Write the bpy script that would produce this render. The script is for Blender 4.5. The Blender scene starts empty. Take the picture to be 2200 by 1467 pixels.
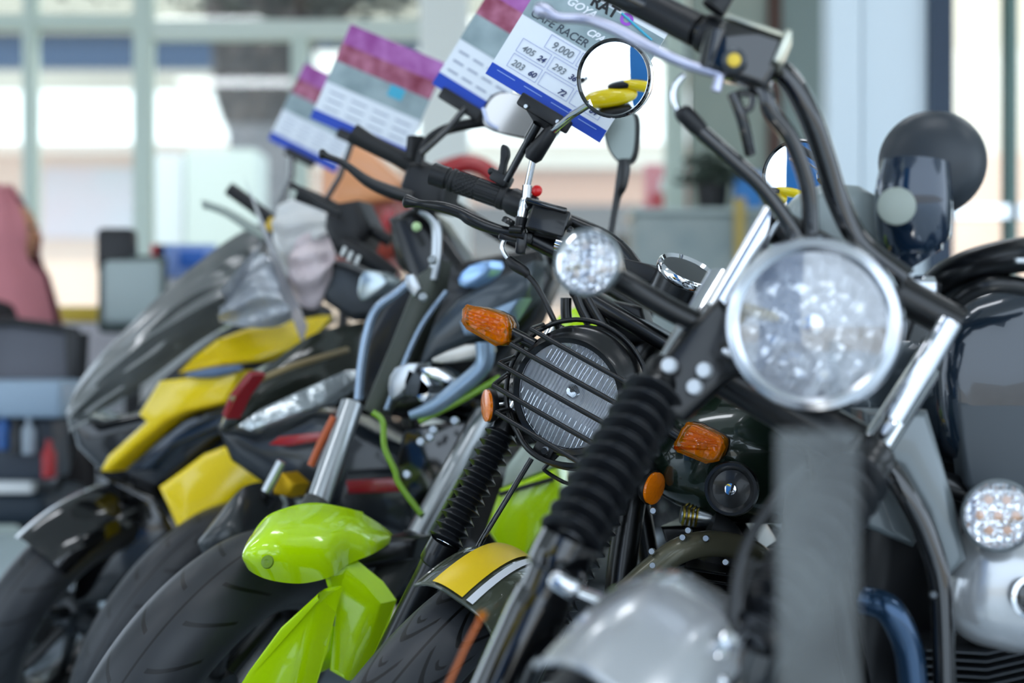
import bpy, bmesh, math, random
from mathutils import Vector as V, Matrix
random.seed(7)
PI = math.pi
SC = bpy.context.scene
COL = SC.collection
# ------------------------------------------------------------------ camera, light, exposure
CZ = 0.93
FOC = 50 / 36 * 2200
cam_d = bpy.data.cameras.new('camera'); cam = bpy.data.objects.new('camera', cam_d); COL.objects.link(cam)
cam.location = (0, 0, CZ); cam.rotation_euler = (PI / 2, 0, 0)
cam_d.lens = 50; cam_d.sensor_width = 36; cam_d.clip_start = 0.05; cam_d.clip_end = 200
cam_d.dof.use_dof = True; cam_d.dof.focus_distance = 1.96; cam_d.dof.aperture_fstop = 1.9
SC.camera = cam
w = bpy.data.worlds.new('sky'); SC.world = w; w.use_nodes = True
wn = w.node_tree.nodes; bg = wn['Background']
bg.inputs[0].default_value = (0.70, 0.84, 1.0, 1); bg.inputs[1].default_value = 1.9
sun_d = bpy.data.lights.new('sun', 'SUN'); sun = bpy.data.objects.new('sun', sun_d); COL.objects.link(sun)
sun_d.energy = 2.5; sun_d.angle = 0.01; sun_d.color = (1, 0.95, 0.86); sun.rotation_euler = (math.radians(38), 0, math.radians(-18))
SC.view_settings.view_transform = 'Standard'; SC.view_settings.look = 'None'; SC.view_settings.gamma = 1
SC.view_settings.use_curve_mapping = False; SC.view_settings.exposure = 0.55

# ------------------------------------------------------------------ helpers
def P(px, py, d):
    return V(((px - 1100) / FOC * d, d, CZ - (py - 733.5) / FOC * d))
def hx(h):
    h = h.lstrip('#'); r = [int(h[i:i + 2], 16) / 255 for i in (0, 2, 4)]
    return tuple([(x / 12.92 if x < 0.04045 else ((x + 0.055) / 1.055) ** 2.4) for x in r] + [1])
MATS = {}
def mat(name, col, rough=0.5, metal=0.0, coat=0.0, trans=0.0, alpha=1.0, emit=None, est=1.0, bump=None, ior=1.45, noise=None):
    m = bpy.data.materials.new(name); m.use_nodes = True; nt = m.node_tree; b = nt.nodes['Principled BSDF']
    c = hx(col) if isinstance(col, str) else (*col, 1)
    b.inputs['Base Color'].default_value = c; b.inputs['Roughness'].default_value = rough; b.inputs['Metallic'].default_value = metal
    b.inputs['Coat Weight'].default_value = coat; b.inputs['Coat Roughness'].default_value = 0.04
    b.inputs['Transmission Weight'].default_value = trans; b.inputs['Alpha'].default_value = alpha; b.inputs['IOR'].default_value = ior
    if emit: b.inputs['Emission Color'].default_value = hx(emit); b.inputs['Emission Strength'].default_value = est
    if bump or noise:
        tc = nt.nodes.new('ShaderNodeTexCoord'); n = nt.nodes.new('ShaderNodeTexNoise'); nt.links.new(tc.outputs['Object'], n.inputs['Vector'])
        n.inputs['Scale'].default_value = (bump or noise)[0]; n.inputs['Detail'].default_value = 4
        if bump:
            bp = nt.nodes.new('ShaderNodeBump'); bp.inputs['Strength'].default_value = bump[1]; bp.inputs['Distance'].default_value = bump[2] if len(bump) > 2 else 0.002
            nt.links.new(n.outputs[0], bp.inputs['Height']); nt.links.new(bp.outputs[0], b.inputs['Normal'])
        if noise:
            r = nt.nodes.new('ShaderNodeValToRGB'); r.color_ramp.elements[0].position = 0.35; r.color_ramp.elements[1].position = 0.65
            r.color_ramp.elements[0].color = hx(noise[1]); r.color_ramp.elements[1].color = c
            nt.links.new(n.outputs[0], r.inputs[0]); nt.links.new(r.outputs[0], b.inputs['Base Color'])
    MATS[name] = m
    return m
blk = mat('black_plastic', '#121316', 0.42, bump=(300, 0.15, 0.0005))
satin = mat('black_satin_metal', '#0b0c0e', 0.3, 0.0, 0.2)
gloss = mat('black_gloss', '#08090b', 0.12, 0.0, 1.0)
rub = mat('rubber', '#1c1d1f', 0.55, bump=(200, 0.1, 0.0005))
bel = mat('bellows_rubber', '#111317', 0.34)
chrome = mat('chrome', '#e8eaee', 0.07, 1.0)
alu = mat('brushed_aluminium', '#b9bdc0', 0.28, 1.0, bump=(120, 0.05, 0.0005))
dark_alu = mat('dark_aluminium', '#4a4e52', 0.4, 0.8, bump=(60, 0.2))
silver = mat('silver_paint', '#bcbec0', 0.25, 0.5, 1.0)
grey = mat('grey_paint', '#6d7578', 0.35, 0.3, 0.6)
lime = mat('lime_paint', '#c4f000', 0.2, 0.0, 1.0)
yel = mat('yellow_paint', '#ffdc00', 0.25, 0.0, 0.9)
olive = mat('olive_paint', '#4d5244', 0.25, 0.1, 1.0)
tankg = mat('dark_green_paint', '#1d2b21', 0.2, 0.1, 1.0)
red = mat('red_paint', '#a3161c', 0.25, 0.0, 0.9)
decal_y = mat('yellow_decal', '#f2cc1c', 0.35); decal_w = mat('white_decal', '#e2e6ec', 0.35)
decal_g = mat('gold_decal', '#8d7c58', 0.4)
blued = mat('blue_black_paint', '#15273a', 0.15, 0.2, 1.0)
def clear_mat0(name):
    m = bpy.data.materials.new(name); m.use_nodes = True; nt = m.node_tree; nt.nodes.clear(); N = nt.nodes.new
    o = N('ShaderNodeOutputMaterial'); t = N('ShaderNodeBsdfTransparent'); t.inputs[0].default_value = (1, 0.48, 0.01, 1); g = N('ShaderNodeBsdfGlossy'); g.inputs['Roughness'].default_value = 0.07
    d = N('ShaderNodeBsdfDiffuse'); d.inputs[0].default_value = (1.0, 0.33, 0.0, 1); m1 = N('ShaderNodeMixShader'); m2 = N('ShaderNodeMixShader'); f = N('ShaderNodeFresnel'); f.inputs[0].default_value = 1.5
    tc = N('ShaderNodeTexCoord'); n = N('ShaderNodeTexVoronoi'); n.inputs['Scale'].default_value = 90; nt.links.new(tc.outputs['Object'], n.inputs[0]); bp = N('ShaderNodeBump'); bp.inputs['Strength'].default_value = 0.5; bp.inputs['Distance'].default_value = 0.003
    nt.links.new(n.outputs[0], bp.inputs['Height']); nt.links.new(bp.outputs[0], g.inputs['Normal']); m1.inputs[0].default_value = 0.25
    nt.links.new(t.outputs[0], m1.inputs[1]); nt.links.new(d.outputs[0], m1.inputs[2]); nt.links.new(f.outputs[0], m2.inputs[0]); nt.links.new(m1.outputs[0], m2.inputs[1]); nt.links.new(g.outputs[0], m2.inputs[2]); nt.links.new(m2.outputs[0], o.inputs[0])
    return m
amber = clear_mat0('amber_plastic')
amber_in = mat('amber_reflector', '#ffd890', 0.25, 0.5, 0.3, bump=(110, 1.0, 0.006))
flutem = mat('flute_highlight', '#dfe6ee', 0.12, 0.6)
orange_led = mat('orange_led', '#c98a5a', 0.4)
whitep = mat('white_plastic', '#e4e6e4', 0.45)
paperw = mat('card_white', '#dfe5ec', 0.5); paperg = mat('card_grey', '#9fb0b4', 0.5, noise=(14, '#7d9094')); paperb = mat('card_blue', '#0b3fae', 0.4)
paperp = mat('card_purple', '#b470b4', 0.5, noise=(22, '#8e3c88')); paperm = mat('card_maroon', '#7c2740', 0.5, noise=(30, '#b06a84'))
papert = mat('card_teal', '#3fa6c4', 0.5)
ink = mat('ink_blue', '#1c2c60', 0.6); pencil = mat('ink_grey', '#6f7880', 0.6); inkb = mat('ink_black', '#16161a', 0.6); inkp = mat('ink_purple', '#a050c8', 0.6)
line = mat('card_line', '#6c78b8', 0.6)
gold = mat('brass', '#b49a3c', 0.3, 0.9)

def mirror_mat():
    m = bpy.data.materials.new('mirror_glass'); m.use_nodes = True; b = m.node_tree.nodes['Principled BSDF']
    b.inputs['Base Color'].default_value = (0.85, 0.9, 0.93, 1); b.inputs['Metallic'].default_value = 1; b.inputs['Roughness'].default_value = 0.015
    return m
mirr = mirror_mat()
def wave_metal(name, col, scale, strength, direction='X', rough=0.1, dist=0.004):
    m = bpy.data.materials.new(name); m.use_nodes = True; nt = m.node_tree; b = nt.nodes['Principled BSDF']
    b.inputs['Base Color'].default_value = hx(col); b.inputs['Metallic'].default_value = 1; b.inputs['Roughness'].default_value = rough
    tc = nt.nodes.new('ShaderNodeTexCoord'); wv = nt.nodes.new('ShaderNodeTexWave'); wv.bands_direction = direction
    wv.inputs['Scale'].default_value = scale; wv.inputs['Distortion'].default_value = 0.8; nt.links.new(tc.outputs['UV'], wv.inputs['Vector'])
    n = nt.nodes.new('ShaderNodeTexVoronoi'); n.inputs['Scale'].default_value = 5; nt.links.new(tc.outputs['UV'], n.inputs['Vector'])
    ad = nt.nodes.new('ShaderNodeMath'); ad.operation = 'ADD'; nt.links.new(wv.outputs[1], ad.inputs[0])
    mu = nt.nodes.new('ShaderNodeMath'); mu.operation = 'MULTIPLY'; mu.inputs[1].default_value = 2.5; nt.links.new(n.outputs[0], mu.inputs[0]); nt.links.new(mu.outputs[0], ad.inputs[1])
    bp = nt.nodes.new('ShaderNodeBump'); bp.inputs['Strength'].default_value = strength; bp.inputs['Distance'].default_value = dist
    nt.links.new(ad.outputs[0], bp.inputs['Height']); nt.links.new(bp.outputs[0], b.inputs['Normal'])
    return m
refl = wave_metal('fluted_reflector', '#f8f9fb', 5, 0.5, 'X', 0.42, 0.005); refl.node_tree.nodes['Principled BSDF'].inputs['Metallic'].default_value = 0.25
refl2 = wave_metal('faceted_reflector', '#f8f9fb', 1.0, 0.6, 'X', 0.15, 0.012); refl2.node_tree.nodes['Principled BSDF'].inputs['Metallic'].default_value = 0.45
refl_led = wave_metal('led_reflector', '#f0f2f6', 1.2, 0.5, 'X', 0.15, 0.004)
def clear_mat(name, tint=(1, 1, 1), mixf=0.12, rough=0.04, flutes=None, diffuse=None, gcol=1.0, cloud=None):
    m = bpy.data.materials.new(name); m.use_nodes = True; nt = m.node_tree; nt.nodes.clear()
    o = nt.nodes.new('ShaderNodeOutputMaterial'); t = nt.nodes.new('ShaderNodeBsdfTransparent'); g = nt.nodes.new('ShaderNodeBsdfGlossy'); mx = nt.nodes.new('ShaderNodeMixShader')
    t.inputs[0].default_value = (*tint, 1); g.inputs[0].default_value = (gcol, gcol, gcol, 1); g.inputs['Roughness'].default_value = rough
    fr = nt.nodes.new('ShaderNodeFresnel'); fr.inputs[0].default_value = 1.45; ad = nt.nodes.new('ShaderNodeMath'); ad.operation = 'ADD'; ad.inputs[1].default_value = mixf; ad.use_clamp = True
    nt.links.new(fr.outputs[0], ad.inputs[0]); nt.links.new(ad.outputs[0], mx.inputs[0]); nt.links.new(t.outputs[0], mx.inputs[1]); nt.links.new(g.outputs[0], mx.inputs[2])
    if flutes:
        tc = nt.nodes.new('ShaderNodeTexCoord'); wv = nt.nodes.new('ShaderNodeTexWave'); wv.inputs['Scale'].default_value = flutes; wv.inputs['Distortion'].default_value = 0.4
        nt.links.new(tc.outputs['UV'], wv.inputs['Vector']); bp = nt.nodes.new('ShaderNodeBump'); bp.inputs['Strength'].default_value = 0.8; bp.inputs['Distance'].default_value = 0.003
        nt.links.new(wv.outputs[1], bp.inputs['Height']); nt.links.new(bp.outputs[0], g.inputs['Normal'])
    last = mx
    if diffuse:
        df = nt.nodes.new('ShaderNodeBsdfDiffuse'); df.inputs[0].default_value = hx(diffuse[0]); m2 = nt.nodes.new('ShaderNodeMixShader'); m2.inputs[0].default_value = diffuse[1]
        if cloud:
            tc = nt.nodes.new('ShaderNodeTexCoord'); cn = nt.nodes.new('ShaderNodeTexNoise'); cn.inputs['Scale'].default_value = cloud[0]; mr_ = nt.nodes.new('ShaderNodeMapRange'); mr_.inputs[1].default_value = 0.35; mr_.inputs[2].default_value = 0.65; mr_.inputs[3].default_value = cloud[1]; mr_.inputs[4].default_value = cloud[2]
            nt.links.new(tc.outputs['Object'], cn.inputs[0]); nt.links.new(cn.outputs[0], mr_.inputs[0]); nt.links.new(mr_.outputs[0], m2.inputs[0])
        nt.links.new(mx.outputs[0], m2.inputs[1]); nt.links.new(df.outputs[0], m2.inputs[2]); last = m2
    nt.links.new(last.outputs[0], o.inputs[0]); return m
lensg = clear_mat('clear_lens', (0.97, 0.98, 1), 0.10, 0.05, flutes=10)
lensc = clear_mat('clear_smooth_lens', (0.97, 0.98, 1), 0.12, 0.08)
paneg = clear_mat('window_glass', (0.93, 0.97, 0.95), 0.02, 0.01)
film = clear_mat('plastic_film', (0.85, 0.87, 0.87), -0.01, 0.3, diffuse=('#8a908e', 0.16), gcol=0.35)
film_w = clear_mat('clear_bag_film', (0.9, 0.92, 0.95), 0.2, 0.15, diffuse=('#d8dce2', 0.45))
haze_m = clear_mat('haze_veil', (0.8, 0.85, 0.86), 0.05, 0.3, diffuse=('#a9adab', 0.2), cloud=(9, 0.06, 0.24), gcol=0.4)  # haze put into a cloudy translucent colour

def tread(name, N, sweep, gw, side, vmin=0.12, col='#232427', slit=True, centre=0.02):
    m = bpy.data.materials.new(name); m.use_nodes = True; nt = m.node_tree; b = nt.nodes['Principled BSDF']; L = nt.links.new
    b.inputs['Roughness'].default_value = 0.45
    def M(op, a, c=None, cl=False):
        n = nt.nodes.new('ShaderNodeMath'); n.operation = op; n.use_clamp = cl
        for i, x in enumerate((a, c)):
            if x is None: continue
            if isinstance(x, (int, float)): n.inputs[i].default_value = x
            else: L(x, n.inputs[i])
        return n.outputs[0]
    tc = nt.nodes.new('ShaderNodeTexCoord'); sp = nt.nodes.new('ShaderNodeSeparateXYZ'); L(tc.outputs['UV'], sp.inputs[0])
    u = sp.outputs[0]; v = sp.outputs[1]; av = M('ABSOLUTE', v)
    half = M('MULTIPLY', M('GREATER_THAN', v, 0), 0.5)
    cur = M('MULTIPLY', M('POWER', M('ABSOLUTE', M('SUBTRACT', av, side)), 1.6), sweep)
    ph = M('FRACT', M('ADD', M('ADD', M('MULTIPLY', u, N), cur), half))
    g = M('MULTIPLY', M('LESS_THAN', M('ABSOLUTE', M('SUBTRACT', ph, 0.5)), gw), M('MULTIPLY', M('GREATER_THAN', av, vmin), M('LESS_THAN', av, 0.72)))
    if slit:
        ph2 = M('FRACT', M('ADD', ph, 0.42))
        g2 = M('MULTIPLY', M('LESS_THAN', M('ABSOLUTE', M('SUBTRACT', ph2, 0.5)), gw * 0.55), M('MULTIPLY', M('GREATER_THAN', av, side - 0.07), M('LESS_THAN', av, side + 0.09)))
        g = M('MAXIMUM', g, g2)
    if centre: g = M('MAXIMUM', g, M('LESS_THAN', av, centre))
    mx = nt.nodes.new('ShaderNodeMix'); mx.data_type = 'RGBA'; mx.inputs[6].default_value = hx(col); mx.inputs[7].default_value = hx('#030304'); L(g, mx.inputs[0]); L(mx.outputs[2], b.inputs['Base Color'])
    bp = nt.nodes.new('ShaderNodeBump'); bp.inputs['Strength'].default_value = 1.0; bp.inputs['Distance'].default_value = 0.008; bp.invert = True
    L(g, bp.inputs['Height']); L(bp.outputs[0], b.inputs['Normal'])
    return m
tread_road = tread('road_tyre_tread', 24, 6.0, 0.085, 0.36, 0.12, '#34363a')
tread_slash = tread('slashed_tyre_tread', 22, 1.6, 0.05, 0.1, 0.16, '#2a2c30', False, 0.016)

def catmull(pts, n=8, closed=False):
    pts = [V(p) for p in pts]
    if len(pts) < 3: return pts
    out = []; N = len(pts); rng = range(N if closed else N - 1)
    for i in rng:
        if closed: p0, p1, p2, p3 = pts[i - 1], pts[i], pts[(i + 1) % N], pts[(i + 2) % N]
        else: p0 = pts[max(i - 1, 0)]; p1 = pts[i]; p2 = pts[i + 1]; p3 = pts[min(i + 2, N - 1)]
        for k in range(n):
            t = k / n
            out.append(0.5 * ((2 * p1) + (p2 - p0) * t + (2 * p0 - 5 * p1 + 4 * p2 - p3) * t * t + (3 * p1 - p0 - 3 * p2 + p3) * t ** 3))
    if not closed: out.append(pts[-1])
    return out
def perp(a):
    a = a.normalized(); h = V((0, 0, 1)) if abs(a.z) < 0.9 else V((1, 0, 0)); x = h.cross(a).normalized(); return x, a.cross(x).normalized()

class MB:
    def __init__(s): s.bm = bmesh.new()
    def tube(s, pts, r, seg=12, caps=True, closed=False, smooth=0):
        if smooth: 
            rr = r
            if not isinstance(r, (int, float)):
                rp = catmull([V((x, 0, 0)) for x in r], smooth, closed); rr = [p.x for p in rp]
            pts = catmull(pts, smooth, closed); r = rr
        pts = [V(p) for p in pts]; n = len(pts); rad = [r] * n if isinstance(r, (int, float)) else r
        T = []
        for i in range(n):
            a = pts[(i + 1) % n] if (closed or i < n - 1) else pts[i]; b = pts[i - 1] if (closed or i > 0) else pts[i]
            t = a - b; T.append(t.normalized() if t.length > 1e-9 else V((0, 0, 1)))
        x, _ = perp(T[0]); rings = []
        for i in range(n):
            x = (x - T[i] * x.dot(T[i])).normalized(); y = T[i].cross(x)
            rings.append([s.bm.verts.new(pts[i] + (x * math.cos(2 * PI * k / seg) + y * math.sin(2 * PI * k / seg)) * rad[i]) for k in range(seg)])
        for i in range(n if closed else n - 1):
            A = rings[i]; B = rings[(i + 1) % n]
            for k in range(seg): s.bm.faces.new((A[k], A[(k + 1) % seg], B[(k + 1) % seg], B[k]))
        if caps and not closed: s.bm.faces.new(rings[0]); s.bm.faces.new(rings[-1])
        return s
    def lathe(s, c, ax, prof, seg=40, x=None, uv=False, sx=1.0):
        ax = V(ax).normalized()
        if x is None: x, y = perp(ax)
        else: x = (x - ax * x.dot(ax)).normalized(); y = ax.cross(x)
        uvl = s.bm.loops.layers.uv.verify() if uv else None; R0 = max(p[0] for p in prof); rings = []
        for r, h in prof:
            if r < 1e-6: rings.append([s.bm.verts.new(c + ax * h)])
            else: rings.append([s.bm.verts.new(c + ax * h + x * math.cos(2 * PI * k / seg) * r * sx + y * math.sin(2 * PI * k / seg) * r) for k in range(seg)])
        for A, B in zip(rings, rings[1:]):
            if len(A) == 1 and len(B) == 1: continue
            for k in range(seg):
                k2 = (k + 1) % seg
                if len(A) == 1: f = s.bm.faces.new((A[0], B[k2], B[k]))
                elif len(B) == 1: f = s.bm.faces.new((A[k], A[k2], B[0]))
                else: f = s.bm.faces.new((A[k], A[k2], B[k2], B[k]))
                if uv:
                    for l in f.loops:
                        d = l.vert.co - c; l[uvl].uv = (d.dot(x) / R0, d.dot(y) / R0)
        return s
    def box(s, c, size, M=None, bevel=0.0, seg=2):
        M = M or Matrix.Identity(3); vs = []
        for i in (-1, 1):
            for j in (-1, 1):
                for k in (-1, 1): vs.append(s.bm.verts.new(V(c) + M @ V((i * size[0] / 2, j * size[1] / 2, k * size[2] / 2))))
        fs = [(0, 1, 3, 2), (4, 6, 7, 5), (0, 4, 5, 1), (2, 3, 7, 6), (0, 2, 6, 4), (1, 5, 7, 3)]
        F = [s.bm.faces.new([vs[i] for i in f]) for f in fs]
        if bevel: bmesh.ops.bevel(s.bm, geom=list({e for f in F for e in f.edges}), offset=bevel, segments=seg, affect='EDGES', profile=0.5)
        return s
    def slab(s, pts, back, bev=0.008, steps=3, smooth=0):
        pts = [V(p) for p in pts]
        if smooth: pts = catmull(pts, smooth, True)
        back = V(back); F = [s.bm.verts.new(p) for p in pts]; B = [s.bm.verts.new(p + back) for p in pts]; n = len(pts)
        s.bm.faces.new(B)
        for i in range(n): s.bm.faces.new((F[i], F[(i + 1) % n], B[(i + 1) % n], B[i]))
        f = s.bm.faces.new(F); f.normal_update()
        if f.normal.dot(back) > 0: f.normal_flip()
        for k in range(steps):
            a0 = PI / 2 * k / steps; a1 = PI / 2 * (k + 1) / steps
            bmesh.ops.inset_region(s.bm, faces=[f], thickness=bev * (math.cos(a0) - math.cos(a1)), depth=0, use_even_offset=False)
            for v in f.verts: v.co -= back.normalized() * bev * (math.sin(a1) - math.sin(a0))
        return s
    def grid(s, rows, thick=0.0, uv=False):
        g = [[s.bm.verts.new(p) for p in r] for r in rows]; uvl = s.bm.loops.layers.uv.verify() if uv else None; fs = []
        for i in range(len(g) - 1):
            for j in range(len(g[0]) - 1):
                f = s.bm.faces.new((g[i][j], g[i][j + 1], g[i + 1][j + 1], g[i + 1][j])); fs.append(f)
                if uv:
                    for l, (a, b) in zip(f.loops, ((i, j), (i, j + 1), (i + 1, j + 1), (i + 1, j))): l[uvl].uv = uv(a, b)
        if thick:
            s.bm.normal_update(); bmesh.ops.solidify(s.bm, geom=fs, thickness=thick)
        return s
    def blob(s, c, rad, M=None, seg=24, p=1.0):
        M = M or Matrix.Identity(3); rings = []
        def sg(x): return math.copysign(abs(x) ** p, x)
        for i in range(seg // 2 + 1):
            a = -PI / 2 + PI * i / (seg // 2); ring = []
            if i in (0, seg // 2): ring = [s.bm.verts.new(V(c) + M @ V((0, 0, rad[2] * sg(math.sin(a)))))]
            else:
                for k in range(seg):
                    t = 2 * PI * k / seg; ring.append(s.bm.verts.new(V(c) + M @ V((rad[0] * sg(math.cos(a)) * sg(math.cos(t)), rad[1] * sg(math.cos(a)) * sg(math.sin(t)), rad[2] * sg(math.sin(a))))))
            rings.append(ring)
        for A, B in zip(rings, rings[1:]):
            for k in range(seg):
                k2 = (k + 1) % seg
                if len(A) == 1: s.bm.faces.new((A[0], B[k2], B[k]))
                elif len(B) == 1: s.bm.faces.new((A[k], A[k2], B[0]))
                else: s.bm.faces.new((A[k], A[k2], B[k2], B[k]))
        return s
    def build(s, name, m, parent=None, smooth=True, ang=38, norm=True, mod=None):
        if norm: bmesh.ops.recalc_face_normals(s.bm, faces=s.bm.faces)
        if smooth:
            for f in s.bm.faces: f.smooth = True
            for e in s.bm.edges:
                if len(e.link_faces) == 2: e.smooth = e.calc_face_angle(0) < math.radians(ang)
        root = parent
        off = V((0, 0, 0))
        while root is not None: off = off + root.location; root = root.parent
        for v in s.bm.verts: v.co -= off
        me = bpy.data.meshes.new(name)
        if parent is None:
            # set origin at base centre
            xs = [v.co.x for v in s.bm.verts]; ys = [v.co.y for v in s.bm.verts]; zs = [v.co.z for v in s.bm.verts]
            o0 = V(((min(xs) + max(xs)) / 2, (min(ys) + max(ys)) / 2, min(zs)))
            for v in s.bm.verts: v.co -= o0
        s.bm.to_mesh(me); s.bm.free(); me.materials.append(m)
        o = bpy.data.objects.new(name, me); COL.objects.link(o); o.parent = parent
        if parent is None: o.location = o0
        return o
def thing(name, label, cat, loc, group=None):
    o = bpy.data.objects.new(name, None); COL.objects.link(o); o.location = loc; o.empty_display_size = 0.1
    o['label'] = label; o['category'] = cat
    if group: o['group'] = group
    return o
def tag(o, label, cat, group=None):
    o['label'] = label; o['category'] = cat
    if group: o['group'] = group
    return o
def struct(name, mb, m, smooth=False):
    o = mb.build(name, m, None, smooth=smooth); o['kind'] = 'structure'; return o

class Fr:
    """front-end frame: x = machine's left (picture right), y = backwards, z = up along the steered, leaning fork"""
    def __init__(s, px, py, d, yaw, roll):
        s.o = P(px, py, d); ps = math.radians(yaw); ro = math.radians(roll)
        s.f = V((-math.sin(ps), -math.cos(ps), 0)); s.B = -s.f
        s.U = V((math.sin(ro) * math.cos(ps), -math.sin(ro) * math.sin(ps), math.cos(ro)))
        s.R = V((math.cos(ro) * math.cos(ps), -math.cos(ro) * math.sin(ps), -math.sin(ro)))
        s.M = Matrix((s.R, s.B, s.U)).transposed()
    def w(s, px, py, y=0.0):
        d = V(((px - 1100) / FOC, 1, -(py - 733.5) / FOC)); c = V((0, 0, CZ)); t = ((s.o - c).dot(s.B) + y) / d.dot(s.B); return c + d * t
    def l(s, x, y, z): return s.o + s.R * x + s.B * y + s.U * z

# ---- machine parts
def wheel(parent, C, fr, R, wdt, tmat, rim_mat=None, spokes=True, name='front_wheel'):
    f, U, A = fr.f, fr.U, fr.R
    h = bpy.data.objects.new(name, None); COL.objects.link(h); h.parent = parent; h.location = C - parent.location
    m = MB(); uvl = m.bm.loops.layers.uv.verify(); r = wdt / 2; Rm = R - r * 0.85; NT = 96; NP = 18; rings = []
    for i in range(NT):
        t = 2 * PI * i / NT; e = U * math.cos(t) + f * math.sin(t)
        rings.append([m.bm.verts.new(C + e * (Rm + r * 0.85 * math.cos(ph)) + A * (r * math.sin(ph))) for ph in [(-125 + 250 * j / NP) * PI / 180 for j in range(NP + 1)]])
    for i in range(NT):
        i2 = (i + 1) % NT
        for j in range(NP):
            fc = m.bm.faces.new((rings[i][j], rings[i][j + 1], rings[i2][j + 1], rings[i2][j]))
            for l, (a, b) in zip(fc.loops, ((i, j), (i, j + 1), (i + 1, j + 1), (i + 1, j))): l[uvl].uv = (a / NT, -1.39 + 2.78 * b / NP)
    m.build('tyre', tmat, h)
    m = MB(); ri = Rm - r * 0.5
    m.lathe(C, A, [(ri - 0.012, -r * 0.7), (ri + 0.012, -r * 0.75), (ri + 0.008, -r * 0.6), (ri - 0.02, -r * 0.3), (ri - 0.02, r * 0.3), (ri + 0.008, r * 0.6), (ri + 0.012, r * 0.75), (ri - 0.012, r * 0.7), (ri - 0.03, r * 0.3), (ri - 0.03, -r * 0.3), (ri - 0.012, -r * 0.7)], 64)
    m.build('rim', rim_mat or satin, h)
    m = MB(); m.lathe(C, A, [(0, -0.06), (0.03, -0.06), (0.032, -0.03), (0.05, -0.02), (0.05, 0.02), (0.032, 0.03), (0.03, 0.06), (0, 0.06)], 24)
    m.build('hub', dark_alu, h)
    if spokes:
        for k in range(6):
            t = 2 * PI * k / 6 + 0.3; e = U * math.cos(t) + f * math.sin(t); m = MB()
            m.tube([C + e * 0.045, C + e * (ri - 0.02)], [0.016, 0.011], 8); m.build('spoke', satin, h)
    m = MB(); m.lathe(C - A * 0.075, A, [(0.06, -0.002), (0.13, -0.002), (0.13, 0.002), (0.06, 0.002), (0.06, -0.002)], 48); m.build('brake_disc', alu, h)
    return h
def fender_grid(C, fr, Rf, wdt, t0, t1, drop=0.03, a=-1.0, b=1.0, off=0.0, nt=28, nx=12, taper=0.0):
    rows = []
    for i in range(nt + 1):
        q = i / nt; t = math.radians(t0 + (t1 - t0) * q); e = fr.U * math.cos(t) + fr.f * math.sin(t); row = []
        ww = wdt * (1 - taper * (1 - min(1, q * 5)) ** 2 * 0.35)
        for j in range(nx + 1):
            x = a + (b - a) * j / nx; row.append(C + e * (Rf + off - drop * abs(x) ** 3.6) + fr.R * (x * ww / 2))
        rows.append(row)
    return rows
def bellows(parent, a, b, r, n, name='fork_bellows', m=None):
    a, b = V(a), V(b); d = b - a; pts = []; rad = []
    for i in range(n):
        for q, rr in ((0.0, 0.62), (0.10, 0.64), (0.55, 0.98), (0.60, 1.0), (0.66, 0.98), (0.95, 0.64)):
            pts.append(a + d * ((i + q) / n)); rad.append(r * rr)
    mb = MB(); mb.tube(pts, rad, 36); return mb.build(name, m or bel, parent, ang=25)
def bolt(parent, c, ax, r=0.006, h=0.006, m=None, name='bolt'):
    mb = MB(); mb.lathe(c, ax, [(0, h), (r * 0.8, h), (r, h * 0.7), (r, 0), (0, 0)], 16); return mb.build(name, m or chrome, parent)
def lamp_signal(parent, fr, pts, stem, thick=0.03, yb=0.0, flip=1):
    """wedge shaped amber indicator with clear moulded lens"""
    s_ = bpy.data.objects.new('indicator', None); COL.objects.link(s_); s_.parent = parent; s_.location = fr.w(*pts[0], yb) - parent.location
    P3 = [fr.w(x, y, yb) for x, y in pts]
    m = MB(); m.slab(P3, fr.B * thick, 0.006, 3, smooth=3); m.build('amber_lens', amber, s_)
    c = sum(P3, V()) / len(P3); m = MB(); m.slab([c + (p - c) * 0.86 + fr.B * thick * 0.45 for p in P3], fr.B * thick * 0.3, 0.004, 3, smooth=3); m.build('inner_reflector', amber_in, s_)
    m = MB(); m.blob(c + fr.B * 0.004, (0.008, 0.006, 0.008), None, 14); m.build('bulb', amber_in, s_)
    Q = [c + (p - c) * 0.8 - fr.B * 0.0075 for p in P3]
    for k in range(4):
        p0 = Q[0] + (Q[-1] - Q[0]) * ((k + 0.5) / 4); p1 = Q[1] + (Q[2] - Q[1]) * ((k + 0.5) / 4)
        m = MB(); m.tube([p0, (p0 + p1) / 2 - fr.B * 0.001, p1], 0.0014, 6); m.build('lens_rib', amber, s_)
    m = MB(); m.tube(P3 + [P3[0]], 0.0022, 6); m.build('lens_edge', amber, s_)
    m = MB(); m.slab([p + fr.B * thick for p in P3], fr.B * 0.012, 0.004, 2, smooth=3); m.build('indicator_housing', blk, s_)
    m = MB(); m.tube([fr.w(*p, yb + thick * 0.6) for p in stem], 0.009, 14); m.build('indicator_stalk', satin, s_)
    return s_
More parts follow.
